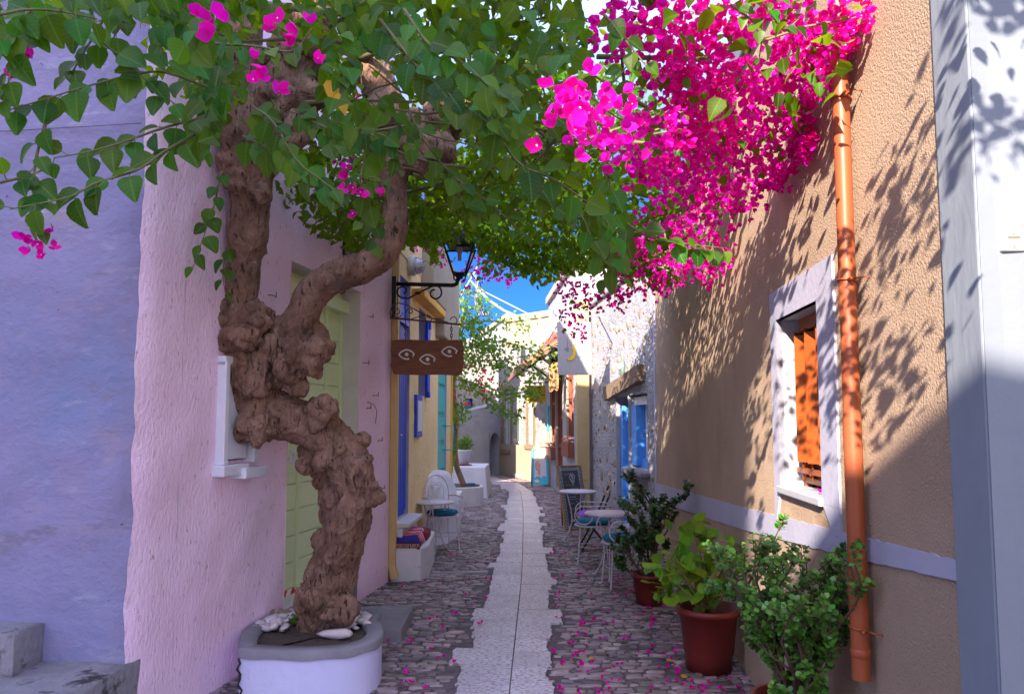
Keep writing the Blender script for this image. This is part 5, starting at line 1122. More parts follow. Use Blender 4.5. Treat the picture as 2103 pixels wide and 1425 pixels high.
# wooden sign on its own iron bracket
SB = thing('sign_bracket', (-1.22,7.0,2.6), 'thin rusty scrollwork bracket on the rose wall carrying the wooden sign', 'bracket'); q = lambda px, py: P(px, py, 6.98)
x = MB(); x.tube([q(801,653), q(880,660), q(947,667)], .010, 7); x.build('arm', m_rust, SB)
x = MB(); x.tube([q(803,653),q(801,640),q(806,628),q(818,622),q(835,626),q(860,640),q(890,655),q(920,662)], .006, 6); x.tube([q(815+12*math.cos(a)*(1-a/12), 641+12*math.sin(a)*(1-a/12)) for a in np.linspace(0,8,20)], .005, 6); x.tube([q(842+10*math.cos(a)*(1-a/12), 640+10*math.sin(a)*(1-a/12)) for a in np.linspace(3,11,20)], .005, 6); x.tube([q(845,655),q(868,648)]+[q(879+7*math.cos(a)*(1-a/12),655+7*math.sin(a)*(1-a/12)) for a in np.linspace(-1.5,6,14)], .005, 6); x.tube([q(930,664)]+[q(932+7*math.cos(a),658+7*math.sin(a)) for a in np.linspace(1.5,-3,10)], .005, 6); x.build('scroll', m_rust, SB)
for px_, py0, py1 in ((833,657,700),(927,666,699)):
    x = MB(); k = 5
    for i in range(k):
        c = q(px_, py0+(py1-py0)*(i+.5)/k); e = Vector((1,0,0)) if i % 2 else Vector((0,1,0)); x.tube([c+e*.010*math.cos(a)+Vector((0,0,.022*math.sin(a))) for a in np.linspace(0,6.283,11)[:-1]], .004, 5, closed=True)
    x.build('chain', m_rust, SB)
WS = thing('wooden_sign', (P(878,733,6.97).x,6.97,P(878,770,6.97).z), 'dark wooden plank sign with three painted white eyes', 'sign')
top = [(806,699),(830,697),(870,699),(910,699),(940,698),(949,701),(953,712)]; bot = [(952,725),(953,745),(949,765),(940,771),(900,769),(860,770),(830,769),(809,768),(803,752),(806,735),(803,720)]
poly = [P(a,b_,6.97) for a,b_ in top+bot]; V = [p+Vector((0,-.02,0)) for p in poly]+[p+Vector((0,.02,0)) for p in poly]; n = len(poly)
x = MB(); x.add(V, [tuple(range(n-1,-1,-1)), tuple(range(n,2*n))]+[(i,(i+1) % n,n+(i+1) % n,n+i) for i in range(n)]); x.build('board', m_signwood, WS, bevel=.005)
for (ex, ey) in ((835,728),(878,738),(923,722)):
    x = MB(); w = 16; up = [P(ex-w+2*w*t, ey-9.5*math.sin(math.pi*t)**.8, 6.945) for t in np.linspace(0,1,12)]; lo = [P(ex-w+2*w*t, ey+9.5*math.sin(math.pi*t)**.8, 6.945) for t in np.linspace(0,.66,10)]; hk = [P(ex+w-3*math.sin(a)*1.0, ey+2.5*(1-math.cos(a)), 6.945) for a in np.linspace(0,2.6,6)]
    x.tube(lo[::-1]+up[1:]+hk[1:], .0078, 6); x.build('eye_outline', m_chalk, WS)
    x = MB(); c = P(ex, ey, 6.945); x.lathe([(0,-.004),(.019,-.004),(.019,.004),(0,.006)], (0,0,0), 14, Matrix.Translation(c) @ Matrix.Rotation(math.pi/2,4,'X')); x.build('eye_pupil', m_chalk, WS)
# cage lamp on the rose wall
u, z = wl_.pix(708, 515); c = wl_.at(u, z, 0); nrm_ = wl_.n
CL = thing('cage_lamp', c, 'small caged bulkhead lamp high on the rose wall behind the limb', 'lamp'); yaw = math.atan2(nrm_.y, nrm_.x)
M_ = Matrix.Translation(c) @ Matrix.Rotation(yaw, 4, 'Z') @ Matrix.Rotation(math.pi/2, 4, 'Y')
x = MB(); x.lathe([(0,-.01),(.075,-.01),(.075,.03),(.065,.035),(0,.035)], (0,0,0), 20, M_, sx=1.35); x.build('base', m_iron, CL)
x = MB(); x.lathe([(.055,.03),(.055,.08),(.045,.115),(.02,.135),(0,.138)], (0,0,0), 18, M_, sx=1.35); x.build('globe', mat('lamp_glass', (.45,.42,.55), rough=.15, spec=.8), CL)
x = MB()
for a in np.linspace(0, math.pi, 5)[:-1]: x.tube([M_ @ Vector((1.35*.07*math.cos(a)*math.cos(t), .07*math.sin(a)*math.cos(t), .03+.118*math.sin(t))) for t in np.linspace(0, math.pi, 11)], .005, 5)
x.tube([M_ @ Vector((1.35*.066*math.cos(a), .066*math.sin(a), .08)) for a in np.linspace(0,6.283,17)[:-1]], .005, 5, closed=True); x.build('cage', m_iron, CL)
# bulkhead lamp on the ochre house
u, z = yp(840, 546); c = YW.at(u, z, 0); BLp = thing('bulkhead_lamp', c, 'round grey bulkhead lamp above the blue door on the ochre wall', 'lamp')
M_ = Matrix.Translation(c) @ Matrix.Rotation(math.atan2(YW.n.y, YW.n.x), 4, 'Z') @ Matrix.Rotation(math.pi/2, 4, 'Y')
x = MB(); x.lathe([(0,-.01),(.115,-.01),(.115,.07),(.105,.08),(0,.08)], (0,0,0), 24, M_); x.build('base', m_plastwhite, BLp)
x = MB(); x.lathe([(.09,.08),(.088,.11),(.07,.15),(.035,.175),(0,.18)], (0,0,0), 20, M_); x.build('globe', mat('frosted_glass', (.55,.55,.62), rough=.25, spec=.7), BLp)
x = MB(); [x.tube([M_ @ Vector((.095*math.cos(t)*math.cos(a), .095*math.cos(t)*math.sin(a), .08+.108*math.sin(t))) for t in np.linspace(0,math.pi,11)], .005, 5) for a in (0.4,1.97)]; x.build('guard', m_plastwhite, BLp)

# ---- orange downpipe on the sand house
PI_ = thing('orange_downpipe', (1.3,2.75,0), 'terracotta orange plastic downpipe beside the barred window', 'downpipe')
off_ = .05; rp = .031; pw_ = W(1748, 800, (RWall.line[0]-.05, RWall.line[1])); pu = (Vector((pw_.x,pw_.y,0))-RWall.p).dot(RWall.d)
def pa(z, du=0.0): return RWall.at(pu+du, z, off_)
zt = 3.9; PL_ = (RWall.line[0]-.05, RWall.line[1]); z_end = W(1765,1390,PL_).z; j1, j2 = W(1750,868,PL_).z, W(1757,1150,PL_).z
x = MB(); x.tube([pa(zt), pa(j1)], rp, 24, cap=False); x.build('upper_pipe', m_pipe, PI_)
x = MB(); x.tube([pa(j1+.02), pa(j1), pa(j2)], [rp*1.03,rp*1.06,rp*1.04], 24, cap=False); x.build('middle_pipe', m_pipe, PI_)
x = MB(); x.tube([pa(j2+.015), pa(j2), pa(z_end+.10)], rp*1.07, 24, cap=False); x.tube([pa(z_end+.11),pa(z_end+.105),pa(z_end+.085),pa(z_end+.08)], [rp*1.07,rp*1.17,rp*1.17,rp*1.05], 24, cap=False); x.tube([pa(z_end+.085),pa(z_end)], rp*1.05, 24, cap=False); x.tube([pa(z_end),pa(z_end+.08)], rp*.97, 24, cap=False)
V = [pa(z_end) + (RWall.d*math.cos(a)+RWall.n*math.sin(a))*rr for rr in (rp*.965, rp*1.055) for a in np.linspace(0,6.283,25)[:-1]]; x.add(V, [(i,(i+1) % 24,24+(i+1) % 24,24+i) for i in range(24)])
x.build('lower_pipe', m_pipe, PI_)
x = MB(); x.add([pa(z_end+.07) + (RWall.d*math.cos(a)+RWall.n*math.sin(a))*rp*.96 for a in np.linspace(0,6.283,17)[:-1]], [tuple(range(16))]); x.build('hollow_shade', m_dark, PI_)  # dark disc standing in for the shade inside the pipe mouth
for py_ in (183, 575, 1275):
    z = W(1745, py_, PL_).z; rr = rp*1.12; x = MB(); x.tube([pa(z + .006*math.sin(a)) + (RWall.d*math.cos(a)+RWall.n*math.sin(a))*rr for a in np.linspace(0,6.283,25)[:-1]], .0045, 6, closed=True)
    x.tube([RWall.at(pu-.042, z, off_-.01), RWall.at(pu-.075, z+.003, .03), RWall.at(pu-.078, z-.004, -.01)], .0035, 5); x.tube([RWall.at(pu-.04,z,off_+.01), RWall.at(pu-.066,z,off_+.008)], .006, 5); x.build('pipe_clip', m_pipe, PI_)
# ================================================================ white stone house with sky-blue door (right, beyond the sand house)
SWl = Wall((1.875, 9.31), (1.50, 13.3), -1)
HS = thing('stone_house', (3.5, 11.3, 0), 'limewashed house of exposed field stones with sky blue door and driftwood lintel', 'house')
sp = SWl.pix
d0, _ = sp(1291,900); d1, _ = sp(1266,900); v0, _ = sp(1331,900); v1 = d0 - .02
LZ = sp(1290,812)[1]; VZ0 = sp(1310,962)[1]
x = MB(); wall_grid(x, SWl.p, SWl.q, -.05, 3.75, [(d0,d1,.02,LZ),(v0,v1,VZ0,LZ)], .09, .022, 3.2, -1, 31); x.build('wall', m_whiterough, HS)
x = MB(); SWl.mass(x, -.05, 3.74, .36, 4.5); x.build('house_body', m_white, HS)
x = MB(); SWl.slab(x, -.02, SWl.L, 3.752, 3.95, -.36, .06); x.build('parapet', m_white, HS, bevel=.03)
x = MB(); SWl.reveal(x, d0,d1,.02,LZ,.24,.006); x.build('reveal', m_white, HS); x = MB(); SWl.reveal(x, v0,v1,VZ0,LZ,.20,.006); x.build('reveal', m_white, HS)
x = MB(); SWl.slab(x, d0,d1,.02,LZ,-.34,-.20); dS = x.build('blue_door', m_skyblue, HS)
x = MB(); SWl.slab(x, d0+.02,d0+.12,.02,LZ-.14,-.20,-.10); SWl.slab(x, d1-.16,d1-.02,.02,LZ-.14,-.20,-.06); x.build('door_frame', m_skyblue, dS, bevel=.006)
x = MB(); SWl.slab(x, d0+.18,d1-.3,.25,LZ-.3,-.20,-.17); x.build('door_panel', m_palepane, dS, bevel=.006)
x = MB(); SWl.slab(x, v0,v1,VZ0,LZ,-.30,-.19); wS = x.build('window', m_palepane, HS)
x = MB(); SWl.slab(x, v1-.30,v1-.02,VZ0+.03,LZ-.15,-.19,-.03); x.build('blue_shutter', m_skyblue, wS, bevel=.006)
x = MB(); 
for u in np.linspace(v0+.05, v1-.35, 5): SWl.slab(x, u, u+.03, VZ0+.04, LZ-.16, -.19, -.165)
SWl.slab(x, v0, v1, LZ-.15, LZ-.03, -.19, -.08); SWl.slab(x, v0+.02, v1-.3, (VZ0+LZ)/2-.02, (VZ0+LZ)/2+.02, -.19, -.16); x.build('window_frame', m_palepane, wS, bevel=.004)
x = MB(); SWl.slab(x, v0+.01, v1+.0, VZ0-.002, VZ0+.14, -.19, -.10); x.build('inner_sill', m_skyblue, wS)
x = MB(); SWl.slab(x, v0-.05, v1+.04, VZ0-.10, VZ0-.004, -.1, .12); x.build('stone_sill', m_greyrim, wS, bevel=.03)
x = MB(); a = SWl.at; uA, zA = sp(1252,809); uB, zB = sp(1326,764); n = 14; V = []; F = []
for i in range(n+1):
    t = i/n; u = uA+(uB-uA)*t; z = zA+(zB-zA)*t; h = .115+.02*noise.noise(Vector((t*5,0,1)))
    for (o_, dz) in ((.10,-h),(.12,h*.9),(-.10,h),(-.10,-h)): V.append(a(u, z+dz+.012*noise.noise(Vector((t*9,dz,3))), o_+.012*noise.noise(Vector((t*8,dz*9,7)))))
for i in range(n):
    for k in range(4): F.append((i*4+k,i*4+(k+1) % 4,(i+1)*4+(k+1) % 4,(i+1)*4+k))
F += [(0,1,2,3),(n*4+3,n*4+2,n*4+1,n*4)]
x.add(V, F, False); x.build('driftwood_lintel', m_lintel, HS)
spots = []
tries = 0
while len(spots) < 175 and tries < 9000:
    tries += 1; u = random.uniform(.08, SWl.L-.05); z = random.uniform(.1, 3.65); s = random.choice((.03,.035,.045,.05,.06,.075,.085))
    if d0-.1 < u < d1+.1 and z < LZ+.3: continue
    if v0-.08 < u < v1+.1 and VZ0-.16 < z < LZ+.35: continue
    if any(abs(u-q[0]) < .07+s+q[2] and abs(z-q[1]) < .03+1.1*(s+q[2]) for q in spots): continue
    spots.append((u, z, s))
x = MB(); stones(x, SWl, spots); x.build('wall_cobbles', m_stonebit, HS)
# small wall lamp
u, z = sp(1282,757); c = SWl.at(u, z, .03); WL = thing('wall_lamp', c, 'small teardrop metal lamp on the white stone wall above the lintel', 'lamp')
M_ = Matrix.Translation(c)
x = MB(); x.lathe([(0,-.20),(.02,-.19),(.075,-.05),(.085,.05),(.06,.11),(0,.13)], (0,0,0), 18, M_, sx=.6); x.build('shade', mat('grey_green_metal', (.17,.23,.21), rough=.5, metal=.4), WL)
x = MB(); x.tube([c+SWl.n*-.04+Vector((0,0,.09)), c+Vector((0,0,.09))], .02, 8); x.build('mount', m_iron, WL)
x = MB(); x.lathe([(.0,-.02),(.045,-.02),(.05,0),(.045,.02),(0,.02)], (0,0,0), 14, Matrix.Translation(c+Vector((-.045,-.03,.03))) @ Matrix.Rotation(math.pi/2,4,'Y')); x.build('glass', m_palepane, WL)
# moon sign and bracket
q = lambda px, py, Y=10.95: P(px, py, Y)
MBk = thing('sign_bracket', q(1222,648), 'pale scrolled iron bracket on the stone wall holding the moon board', 'bracket')
x = MB(); x.tube([q(1228,650), q(1140,648)], .010, 6); u, z = sp(1226,648); x.tube([SWl.at(u,z,-.02), q(1228,650)], .012, 6)
x.tube([q(1226,648),q(1215,640),q(1203,634)] + [q(1196+8*math.cos(a)*(1-a/11), 642+9*math.sin(a)*(1-a/11)) for a in np.linspace(-1.2,-8,18)][:1] + [q(1194+9*math.cos(-a)*(1-a/11), 643+9*math.sin(-a)*(1-a/11)) for a in np.linspace(1.4,8,18)], .007, 6)
x.tube([q(1140,648)]+[q(1141+5*math.cos(a),641+5*math.sin(a)) for a in np.linspace(1.5,6,9)], .006, 6); x.build('scroll', m_whitemetal, MBk)
for px_ in (1156,1206): x = MB(); x.tube([q(px_,650), q(px_,664)], .006, 5); x.build('hanger', m_whitemetal, MBk)
MS = thing('moon_sign', q(1181,770), 'tall whitewashed board with painted yellow moon hanging off the stone wall', 'sign')
x = MB(); A_, B_, C_, D_ = q(1146,770), q(1215,770), q(1213,662), q(1144,662); x.hexa([A_+Vector((0,-.015,0)),B_+Vector((0,-.015,0)),B_+Vector((0,.015,0)),A_+Vector((0,.015,0)),D_+Vector((0,-.015,0)),C_+Vector((0,-.015,0)),C_+Vector((0,.015,0)),D_+Vector((0,.015,0))]); x.build('board', m_moonwood, MS, bevel=.004)
x = MB()
for px_ in (1163,1180,1197): x.hexa([q(px_,768)+Vector((-.003,-.018,0)),q(px_,768)+Vector((.003,-.018,0)),q(px_,768)+Vector((.003,-.0155,0)),q(px_,768)+Vector((-.003,-.0155,0)),q(px_-1,664)+Vector((-.003,-.018,0)),q(px_-1,664)+Vector((.003,-.018,0)),q(px_-1,664)+Vector((.003,-.0155,0)),q(px_-1,664)+Vector((-.003,-.0155,0))])
x.build('board_joint', mat('joint_grey', (.42,.42,.44)), MS)
YS = 10.925; qs = lambda px, py: P(px, py, YS)
mo = [qs(1172+12*math.cos(a)-1, 725+15*math.sin(a)) for a in np.linspace(-1.25, 2.15, 16)]; mi = [qs(1172-5+11*math.cos(a)-1, 723.5+12.5*math.sin(a)) for a in np.linspace(1.75,-1.0, 16)]
V = mo+mi; n = len(mo); x = MB(); x.add(V + [v+Vector((0,.008,0)) for v in V], [(i,i+1,2*n-2-i,2*n-1-i) for i in range(n-1)] + [(i+2*n,2*n-1-i+2*n,2*n-2-i+2*n,i+1+2*n) for i in range(n-1)] + [(i,i+2*n,(i+1) % (2*n)+2*n,(i+1) % (2*n)) for i in range(2*n)]); x.build('moon', mat('moon_yellow', (.85,.52,.01), rough=.5), MS)
x = MB(); x.add([qs(*p) for p in ((1160,717),(1164,713),(1168,716),(1169,719),(1166,721),(1163,720))], [tuple(range(6))]); x.add([qs(*p) for p in ((1195,695+8),(1198,703),(1198,709),(1195,711))], [(0,1,2,3)]); x.build('painted_stone', mat('stone_grey_paint', (.22,.22,.22)), MS)
x = MB(); x.add([qs(*p) for p in ((1184,732),(1184,726),(1186,722),(1189,720),(1192,722),(1194,726),(1194,732))], [tuple(range(7))]); x.tube([qs(1189,720), qs(1189,708)], .003, 4); x.tube([qs(1186,708), qs(1192,708)], .003, 4); x.build('painted_lantern', mat('pale_teal_paint', (.42,.50,.48)), MS)
x = MB(); x.tube([qs(1166,664), qs(1166,713)], .003, 4); x.tube([qs(1173,664), qs(1173,712)], .0022, 4)
x.add([qs(1181+(4 if i % 2 == 0 else 1.7)*math.cos(i*math.pi/5), 707+(4 if i % 2 == 0 else 1.7)*math.sin(i*math.pi/5)) for i in range(10)], [tuple(range(10))]); x.build('painted_string', mat('orange_paint', (.80,.28,.10)), MS)
for (px_, py_) in ((1172,768),(1181,767),(1186,766)): x = MB(); x.add([qs(px_-2,py_-2),qs(px_+2,py_),qs(px_,py_+1)], [(0,1,2)]); x.build('paint_fleck', m_chalkgold, MS)

# ================================================================ red-window house, awning, shop signs
RD = Wall((1.215, 13.34), (.945, 18.1), -1); HRd = thing('shop_house', (3.0, 15.7, 0), 'white house with red brown shop windows and a yellow stone corner pillar', 'house')
rp_ = RD.pix
def opening(pa_, pb_, yb, yt): a_, zb = rp_(pa_, yb); b_, _ = rp_(pb_, yb); return a_, b_, zb, rp_((pa_+pb_)/2, yt)[1]
W1 = opening(1179,1164,908,722); W2 = opening(1156,1143,1000,722); W3 = opening(1141,1130,918,728); W2 = (W2[0],W2[1],.12,W2[3])
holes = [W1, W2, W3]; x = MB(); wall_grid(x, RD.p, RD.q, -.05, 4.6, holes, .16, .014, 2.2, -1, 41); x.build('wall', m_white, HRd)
x = MB(); RD.mass(x, -.05, 4.6, .34, 4.0); x.build('house_body', m_white, HRd)
x = MB(); RD.slab(x, -.02, RD.L, 4.602, 4.8, -.34, .08); x.build('parapet', m_white, HRd, bevel=.03)
for h in holes: x = MB(); RD.reveal(x, *h, .12, .004); x.build('reveal', m_cream, HRd)
for i, (a_, b_, zb, zt_) in enumerate(holes):
    x = MB(); RD.slab(x, a_, b_, zb, zt_, -.2, -.11); pn = x.build('shop_window' if i != 1 else 'shop_door', m_pane if i != 1 else m_redwood, HRd)
    x = MB(); w_ = (b_-a_)
    for k in range(3): RD.slab(x, a_+w_*k/2-(.04 if k == 2 else 0), a_+w_*k/2+.05, zb, zt_, -.11, -.04)
    for zz in ([zb, zb+.45*(zt_-zb), zb+.7*(zt_-zb), zt_-.06] if i != 1 else [zb+.9, zt_-.5]): RD.slab(x, a_, b_, zz, zz+.07, -.11, -.05)
    x.build('frame', m_redwood, pn)
    if i != 1:
        x = MB(); RD.slab(x, a_-.02, b_+.02, zb-.30, zb-.02, -.02, .12); bx = x.build('flower_box', m_redwood, pn)
        for (cl_, nm) in ((mat('flower_yellow', (.80,.55,.02)), 'yellow'), (mat('flower_orange', (.75,.10,.03)), 'orange'), (mat('flower_white', (.8,.75,.8)), 'white')):
            x = MB(); [x.ball(RD.at(random.uniform(a_,b_), zb+random.uniform(0,.10), random.uniform(.0,.12)), random.uniform(.02,.04), 6, (1,1,.7)) for _ in range(9)]; x.build('blossoms', cl_, pn)
x = MB(); u, z = rp_(1128,880); RD.slab(x, RD.L-.10, RD.L+.0, 1.35, 2.0, .0, .05); x.build('blue_notice', m_turq, HRd)
x = MB(); u, z = rp_(1133,937); RD.slab(x, u-.3, u+.1, z-.06, z+.04, 0, .16); x.build('stone_ledge', m_sandstone, HRd, bevel=.02)
x = MB(); x.box((P(1184,900,13.30).x,13.20,-.02),(P(1206,900,13.30).x+.04,13.55,3.9)); x.build('corner_pillar', mat('pitted_yellow_stone', (.46,.36,.19), (.40,.30,.14), 3, .9, .8, 26, .012, dirt=[((.22,.13,.05), 10, .64, .04, (1,1,.7))]), HRd, bevel=.02)
# awning
AW = thing('shop_awning', (.6,16.2,2.6), 'brown striped awning with scalloped edge and red roof tiles above the shop', 'awning')
aA, aB = RD.at(.9,3.42,.02), RD.at(4.5,3.42,.02); out_ = 1.05; f0 = RD.at(.9,2.72,out_); f1 = RD.at(4.5,2.72,out_)
x = MB(); V = []; F = []
nA = 22
for i in range(nA+1):
    t = i/nA; V += [aA.lerp(aB,t), f0.lerp(f1,t), f0.lerp(f1,t)-Vector((0,0,.10+.07*abs(math.sin(t*math.pi*nA/2))))]
for i in range(nA): o = 3*i; F += [(o,o+1,o+4,o+3),(o+1,o+2,o+5,o+4)]
x.add(V, F); o = x.build('canvas', m_awning, AW); sd = o.modifiers.new('thick','SOLIDIFY'); sd.thickness = .02
for t in (0, .33, .66, 1): x = MB(); a_, b_ = aA.lerp(aB,t)-Vector((0,0,.05)), f0.lerp(f1,t)-Vector((0,0,.05)); x.tube([a_, b_], .028, 6); x.build('rafter', m_tanwood, AW)
for t in (.1, .7): x = MB(); a_ = RD.at(.9+3.6*t, 2.55, .02); b_ = f0.lerp(f1,t).lerp(aA.lerp(aB,t), .45)-Vector((0,0,.07)); x.tube([a_, b_], .03, 6); x.build('strut', m_slatwood, AW)
for side_ in (0, 1):
    x = MB(); a_, b_ = (aA, f0) if side_ == 0 else (aB, f1); n = 7; V = []
    for i in range(n+1): p = a_.lerp(b_, i/n); V += [p, p-Vector((0,0,.10+.06*(i % 2)))]
    x.add(V, [(2*i,2*i+1,2*i+3,2*i+2) for i in range(n)]); o = x.build('side_valance', m_awning, AW); sd = o.modifiers.new('thick','SOLIDIFY'); sd.thickness = .015
x = MB()
for i in range(13): p = aA.lerp(aB, i/12); x.tube([p+Vector((.08,0,.16)), p+(f0-aA)*.22+Vector((0,0,.10))], [.10,.085], 9)
x.build('roof_tiles', m_tileedge, AW)
# hanging wooden shop sign
qw = lambda px, py, Y=14.4: P(px, py, Y)
VS = thing('wooden_shop_sign', qw(1137,808), 'narrow wooden hanging sign lettered downwards outside the shop', 'sign')
x = MB(); poly = [qw(*p) for p in ((1127.5,755),(1135,745),(1146,744),(1148,752),(1147,800),(1143,803),(1139,799),(1135,803),(1130,806),(1127,803))]; n = len(poly)
x.add([p+Vector((0,-.015,0)) for p in poly]+[p+Vector((0,.015,0)) for p in poly], [tuple(range(n-1,-1,-1)), tuple(range(n,2*n))]+[(i,(i+1) % n,n+(i+1) % n,n+i) for i in range(n)]); x.build('board', m_tanwood, VS)
for s_, px_, y0_, st_ in (('MINI',1132.5,770,7.6),('MAPKET',1141.5,761,6.9)):
    x = MB()
    for k, ch_ in enumerate(s_): text_mesh(x, ch_, .085, Matrix.Translation(qw(px_, y0_+k*st_, 14.38)) @ Matrix.Rotation(math.pi/2,4,'X'))
    x.build('lettering', m_black, VS)
x = MB(); pb_ = RD.pix(1160,752); x.tube([RD.at(1.25,qw(1128,752).z,-.02), qw(1127,752)], .012, 6); x.build('hanging_rod', m_iron, VS)
# yellow shop sign
qy = lambda px, py, Y=16.4: P(px, py, Y)
GS = thing('yellow_sign', qy(1101,826), 'square yellow shop sign with dark lettering hanging on an iron rod', 'sign')
x = MB(); A_, B_, C_, D_ = qy(1083,827), qy(1121,825), qy(1120,792), qy(1082,792); e = Vector((0,.02,0)); x.hexa([A_-e,B_-e,B_+e,A_+e,D_-e,C_-e,C_+e,D_+e]); x.build('board', mat('sign_yellow', (.75,.44,.01), (.62,.33,.01), 3, .5, dirt=[((.05,.03,.01), 2.5, .64, .1, (1,1,2))]), GS, bevel=.004)
mr, mbl = mat('sign_red', (.45,.02,.02)), mat('sign_blue', (.03,.03,.20))
for k, (s_, m_) in enumerate((('ΑΝΑΨΥΚΤΙΚΑ',mr),('ΤΡΟΦΙΜΑ',mbl),('ΠΑΓΩΤΑ',mr),('ΓΑΛΑΚΤΟΚΟΜΙΚΑ',mbl),('ΜΑΡΙΝΑ',mr),('ΤΑΒΑΚΙΑ',mbl))):
    x = MB(); text_mesh(x, s_, .052, Matrix.Translation(qy(1098,796+k*5.1,16.36)) @ Matrix.Rotation(math.pi/2,4,'X')); x.build('lettering', m_, GS)
x = MB(); x.tube([qy(1075,786.5), qy(1128,785), RD.at(2.9,qy(1128,785).z,-.02)], .014, 6)
for px_ in (1088,1098,1108,1116): x.tube([qy(px_,786), qy(px_,793)], .006, 5)
x.tube([qy(1106,786)]+[qy(1112+6*math.cos(a),783-4*math.sin(a)) for a in np.linspace(3.1,0,8)], .007, 5); x.build('iron_rod', m_iron, GS)

# ================================================================ the end of the lane
# peeling house with faded green door and windows
PW = Wall((1.02, 18.3), (-.42, 21.6), -1); HP = thing('peeling_house', (2.0, 21.5, 0), 'old house with peeling plaster and faded green door at the end of the lane', 'house')
pp = PW.pix
def op2(pa_, pb_, yb, yt): a_, zb = pp(pa_, yb); b_, _ = pp(pb_, yb); return a_, b_, zb, pp((pa_+pb_)/2, yt)[1]
O1 = op2(1096,1086,912,800); O2 = op2(1072,1058,972,852); O3 = op2(1050,1036,922,800); O2 = (O2[0],O2[1],.16,O2[3])
x = MB(); wall_grid(x, PW.p, PW.q, -.05, 3.75, [O1,O2,O3], .16, .03, 2.5, -1, 51); x.build('wall', m_peel, HP)
x = MB(); PW.mass(x, -.05, 3.75, .34, 4); x.build('house_body', m_sandstone, HP)
x = MB(); PW.slab(x, .0, PW.L, -.03, .95, .03, .06); x.build('plinth', m_cream, HP)
for h in (O1,O2,O3): x = MB(); PW.reveal(x, *h, .14, .01); x.build('reveal', m_peel, HP)
for i, h in enumerate((O1,O2,O3)):
    x = MB(); PW.slab(x, h[0],h[1],h[2],h[3],-.2,-.12); dd = x.build('faded_door' if i == 1 else 'window', m_palewood if i != 2 else m_pane, HP)
    x = MB(); w_ = h[1]-h[0]
    for k in (0, .47, .94): PW.slab(x, h[0]+w_*k, h[0]+w_*k+.06*w_+.02, h[2], h[3], -.12, -.05)
    for k in (0,.5,.94): zz = h[2]+(h[3]-h[2])*k; PW.slab(x, h[0], h[1], zz, zz+.08, -.12, -.06)
    x.build('frame', m_palewood, dd)
    x = MB(); PW.slab(x, h[0]-.12,h[0]-.01,h[2]-.05,h[3]+.1,-.02,.04); PW.slab(x, h[1]+.01,h[1]+.12,h[2]-.05,h[3]+.1,-.02,.04); PW.slab(x, h[0]-.01,h[1]+.01,h[3]+.01,h[3]+.12,-.02,.04); PW.slab(x, h[0]-.1,h[1]+.1,h[2]-.14,h[2]-.02,-.02,.10); x.build('surround', m_lintel if i != 1 else m_peel, dd)
# cream sandstone house rising behind it
x = MB(); sA = P(1070,650,22.6); 
CSH = thing('sandstone_house', (1.2,24,0), 'cream sandstone house with flat roof rising behind the awning', 'house')
x.prism([(-.15,22.4),(3.5,18.6),(5,20),(2.5,26),(-.1,25)], -.05, 4.75); x.build('wall', m_sandstone, CSH, bevel=.03)
x = MB(); x.prism([(-.22,22.36),(3.5,18.52),(5.1,20),(2.5,26.1),(-.2,25.1)], 4.752, 4.95); x.build('cornice', m_cream, CSH, bevel=.03)
for k in range(7): t = random.random(); c = Vector((-.15+3.65*t*.5, 22.4-3.8*t*.5, random.uniform(3.7,4.5))); x = MB(); x.box((c.x-.22,c.y-.08,c.z-.10),(c.x+.15,c.y+.04,c.z+.06)); x.build('worn_block', m_stonebit, CSH, bevel=.02)
# white stone wall with arch
AWl = Wall((-.36, 21.4), (-2.9, 18.9), -1); HA = thing('arched_wall', (-1.6, 20.4, 0), 'whitewashed stone retaining wall with a small arched recess at the lane end', 'wall')
ap = AWl.pix; a0, _ = ap(1030,940); a1, _ = ap(1004,940); azt = ap(1017,888)[1]; a0 = max(a0,.03)
topf = lambda t: .38 - .75*t
x = MB(); wall_grid(x, AWl.p, AWl.q, -.05, 1.75, [(a0,a1,.02,azt)], .11, .035, 3.2, -1, 61, top=lambda t: .42*(1-t)**1.2 - .25*t); x.build('wall', m_whiterough, HA)
x = MB(); [x.quad(AWl.at(AWl.L*i/8,1.75+.42*(1-i/8)**1.2-.25*i/8,.02), AWl.at(AWl.L*(i+1)/8,1.75+.42*(1-(i+1)/8)**1.2-.25*(i+1)/8,.02), AWl.at(AWl.L*(i+1)/8,1.75+.42*(1-(i+1)/8)**1.2-.25*(i+1)/8,-.45), AWl.at(AWl.L*i/8,1.75+.42*(1-i/8)**1.2-.25*i/8,-.45)) for i in range(8)]; x.build('coping', m_whiterough, HA)
x = MB(); AWl.reveal(x, a0,a1,.02,azt,.40,.02,True); 
for k in range(8): z = .05+ (azt-.1)*k/8; AWl.slab(x, a0+.01+random.uniform(0,.05), a1-.01-random.uniform(0,.05), z, z+(azt-.1)/8-.03, -.40, -.33+random.uniform(-.03,.03))
x.build('recess_stones', m_white, HA)
x = MB(); um = (a0+a1)/2; ru = (a1-a0)/2; pts = [(um+ru*math.cos(a), azt-.42+.42*math.sin(a)) for a in np.linspace(0,math.pi,13)]
for s_ in (0,1):
    pq = pts[:7] if s_ == 0 else pts[6:]; cor = (um+ru*(1 if s_ == 0 else -1), azt)
    V = [AWl.at(p[0],p[1],.03) for p in pq]+[AWl.at(cor[0],cor[1],.03)]; B_ = [v - AWl.n*.3 for v in V]; n = len(V); x.add(V+B_, [tuple(range(n)), tuple(range(2*n-1,n-1,-1))]+[(i,(i+1) % n,n+(i+1) % n,n+i) for i in range(n)])
x.build('arch_spandrel', m_whiterough, HA)
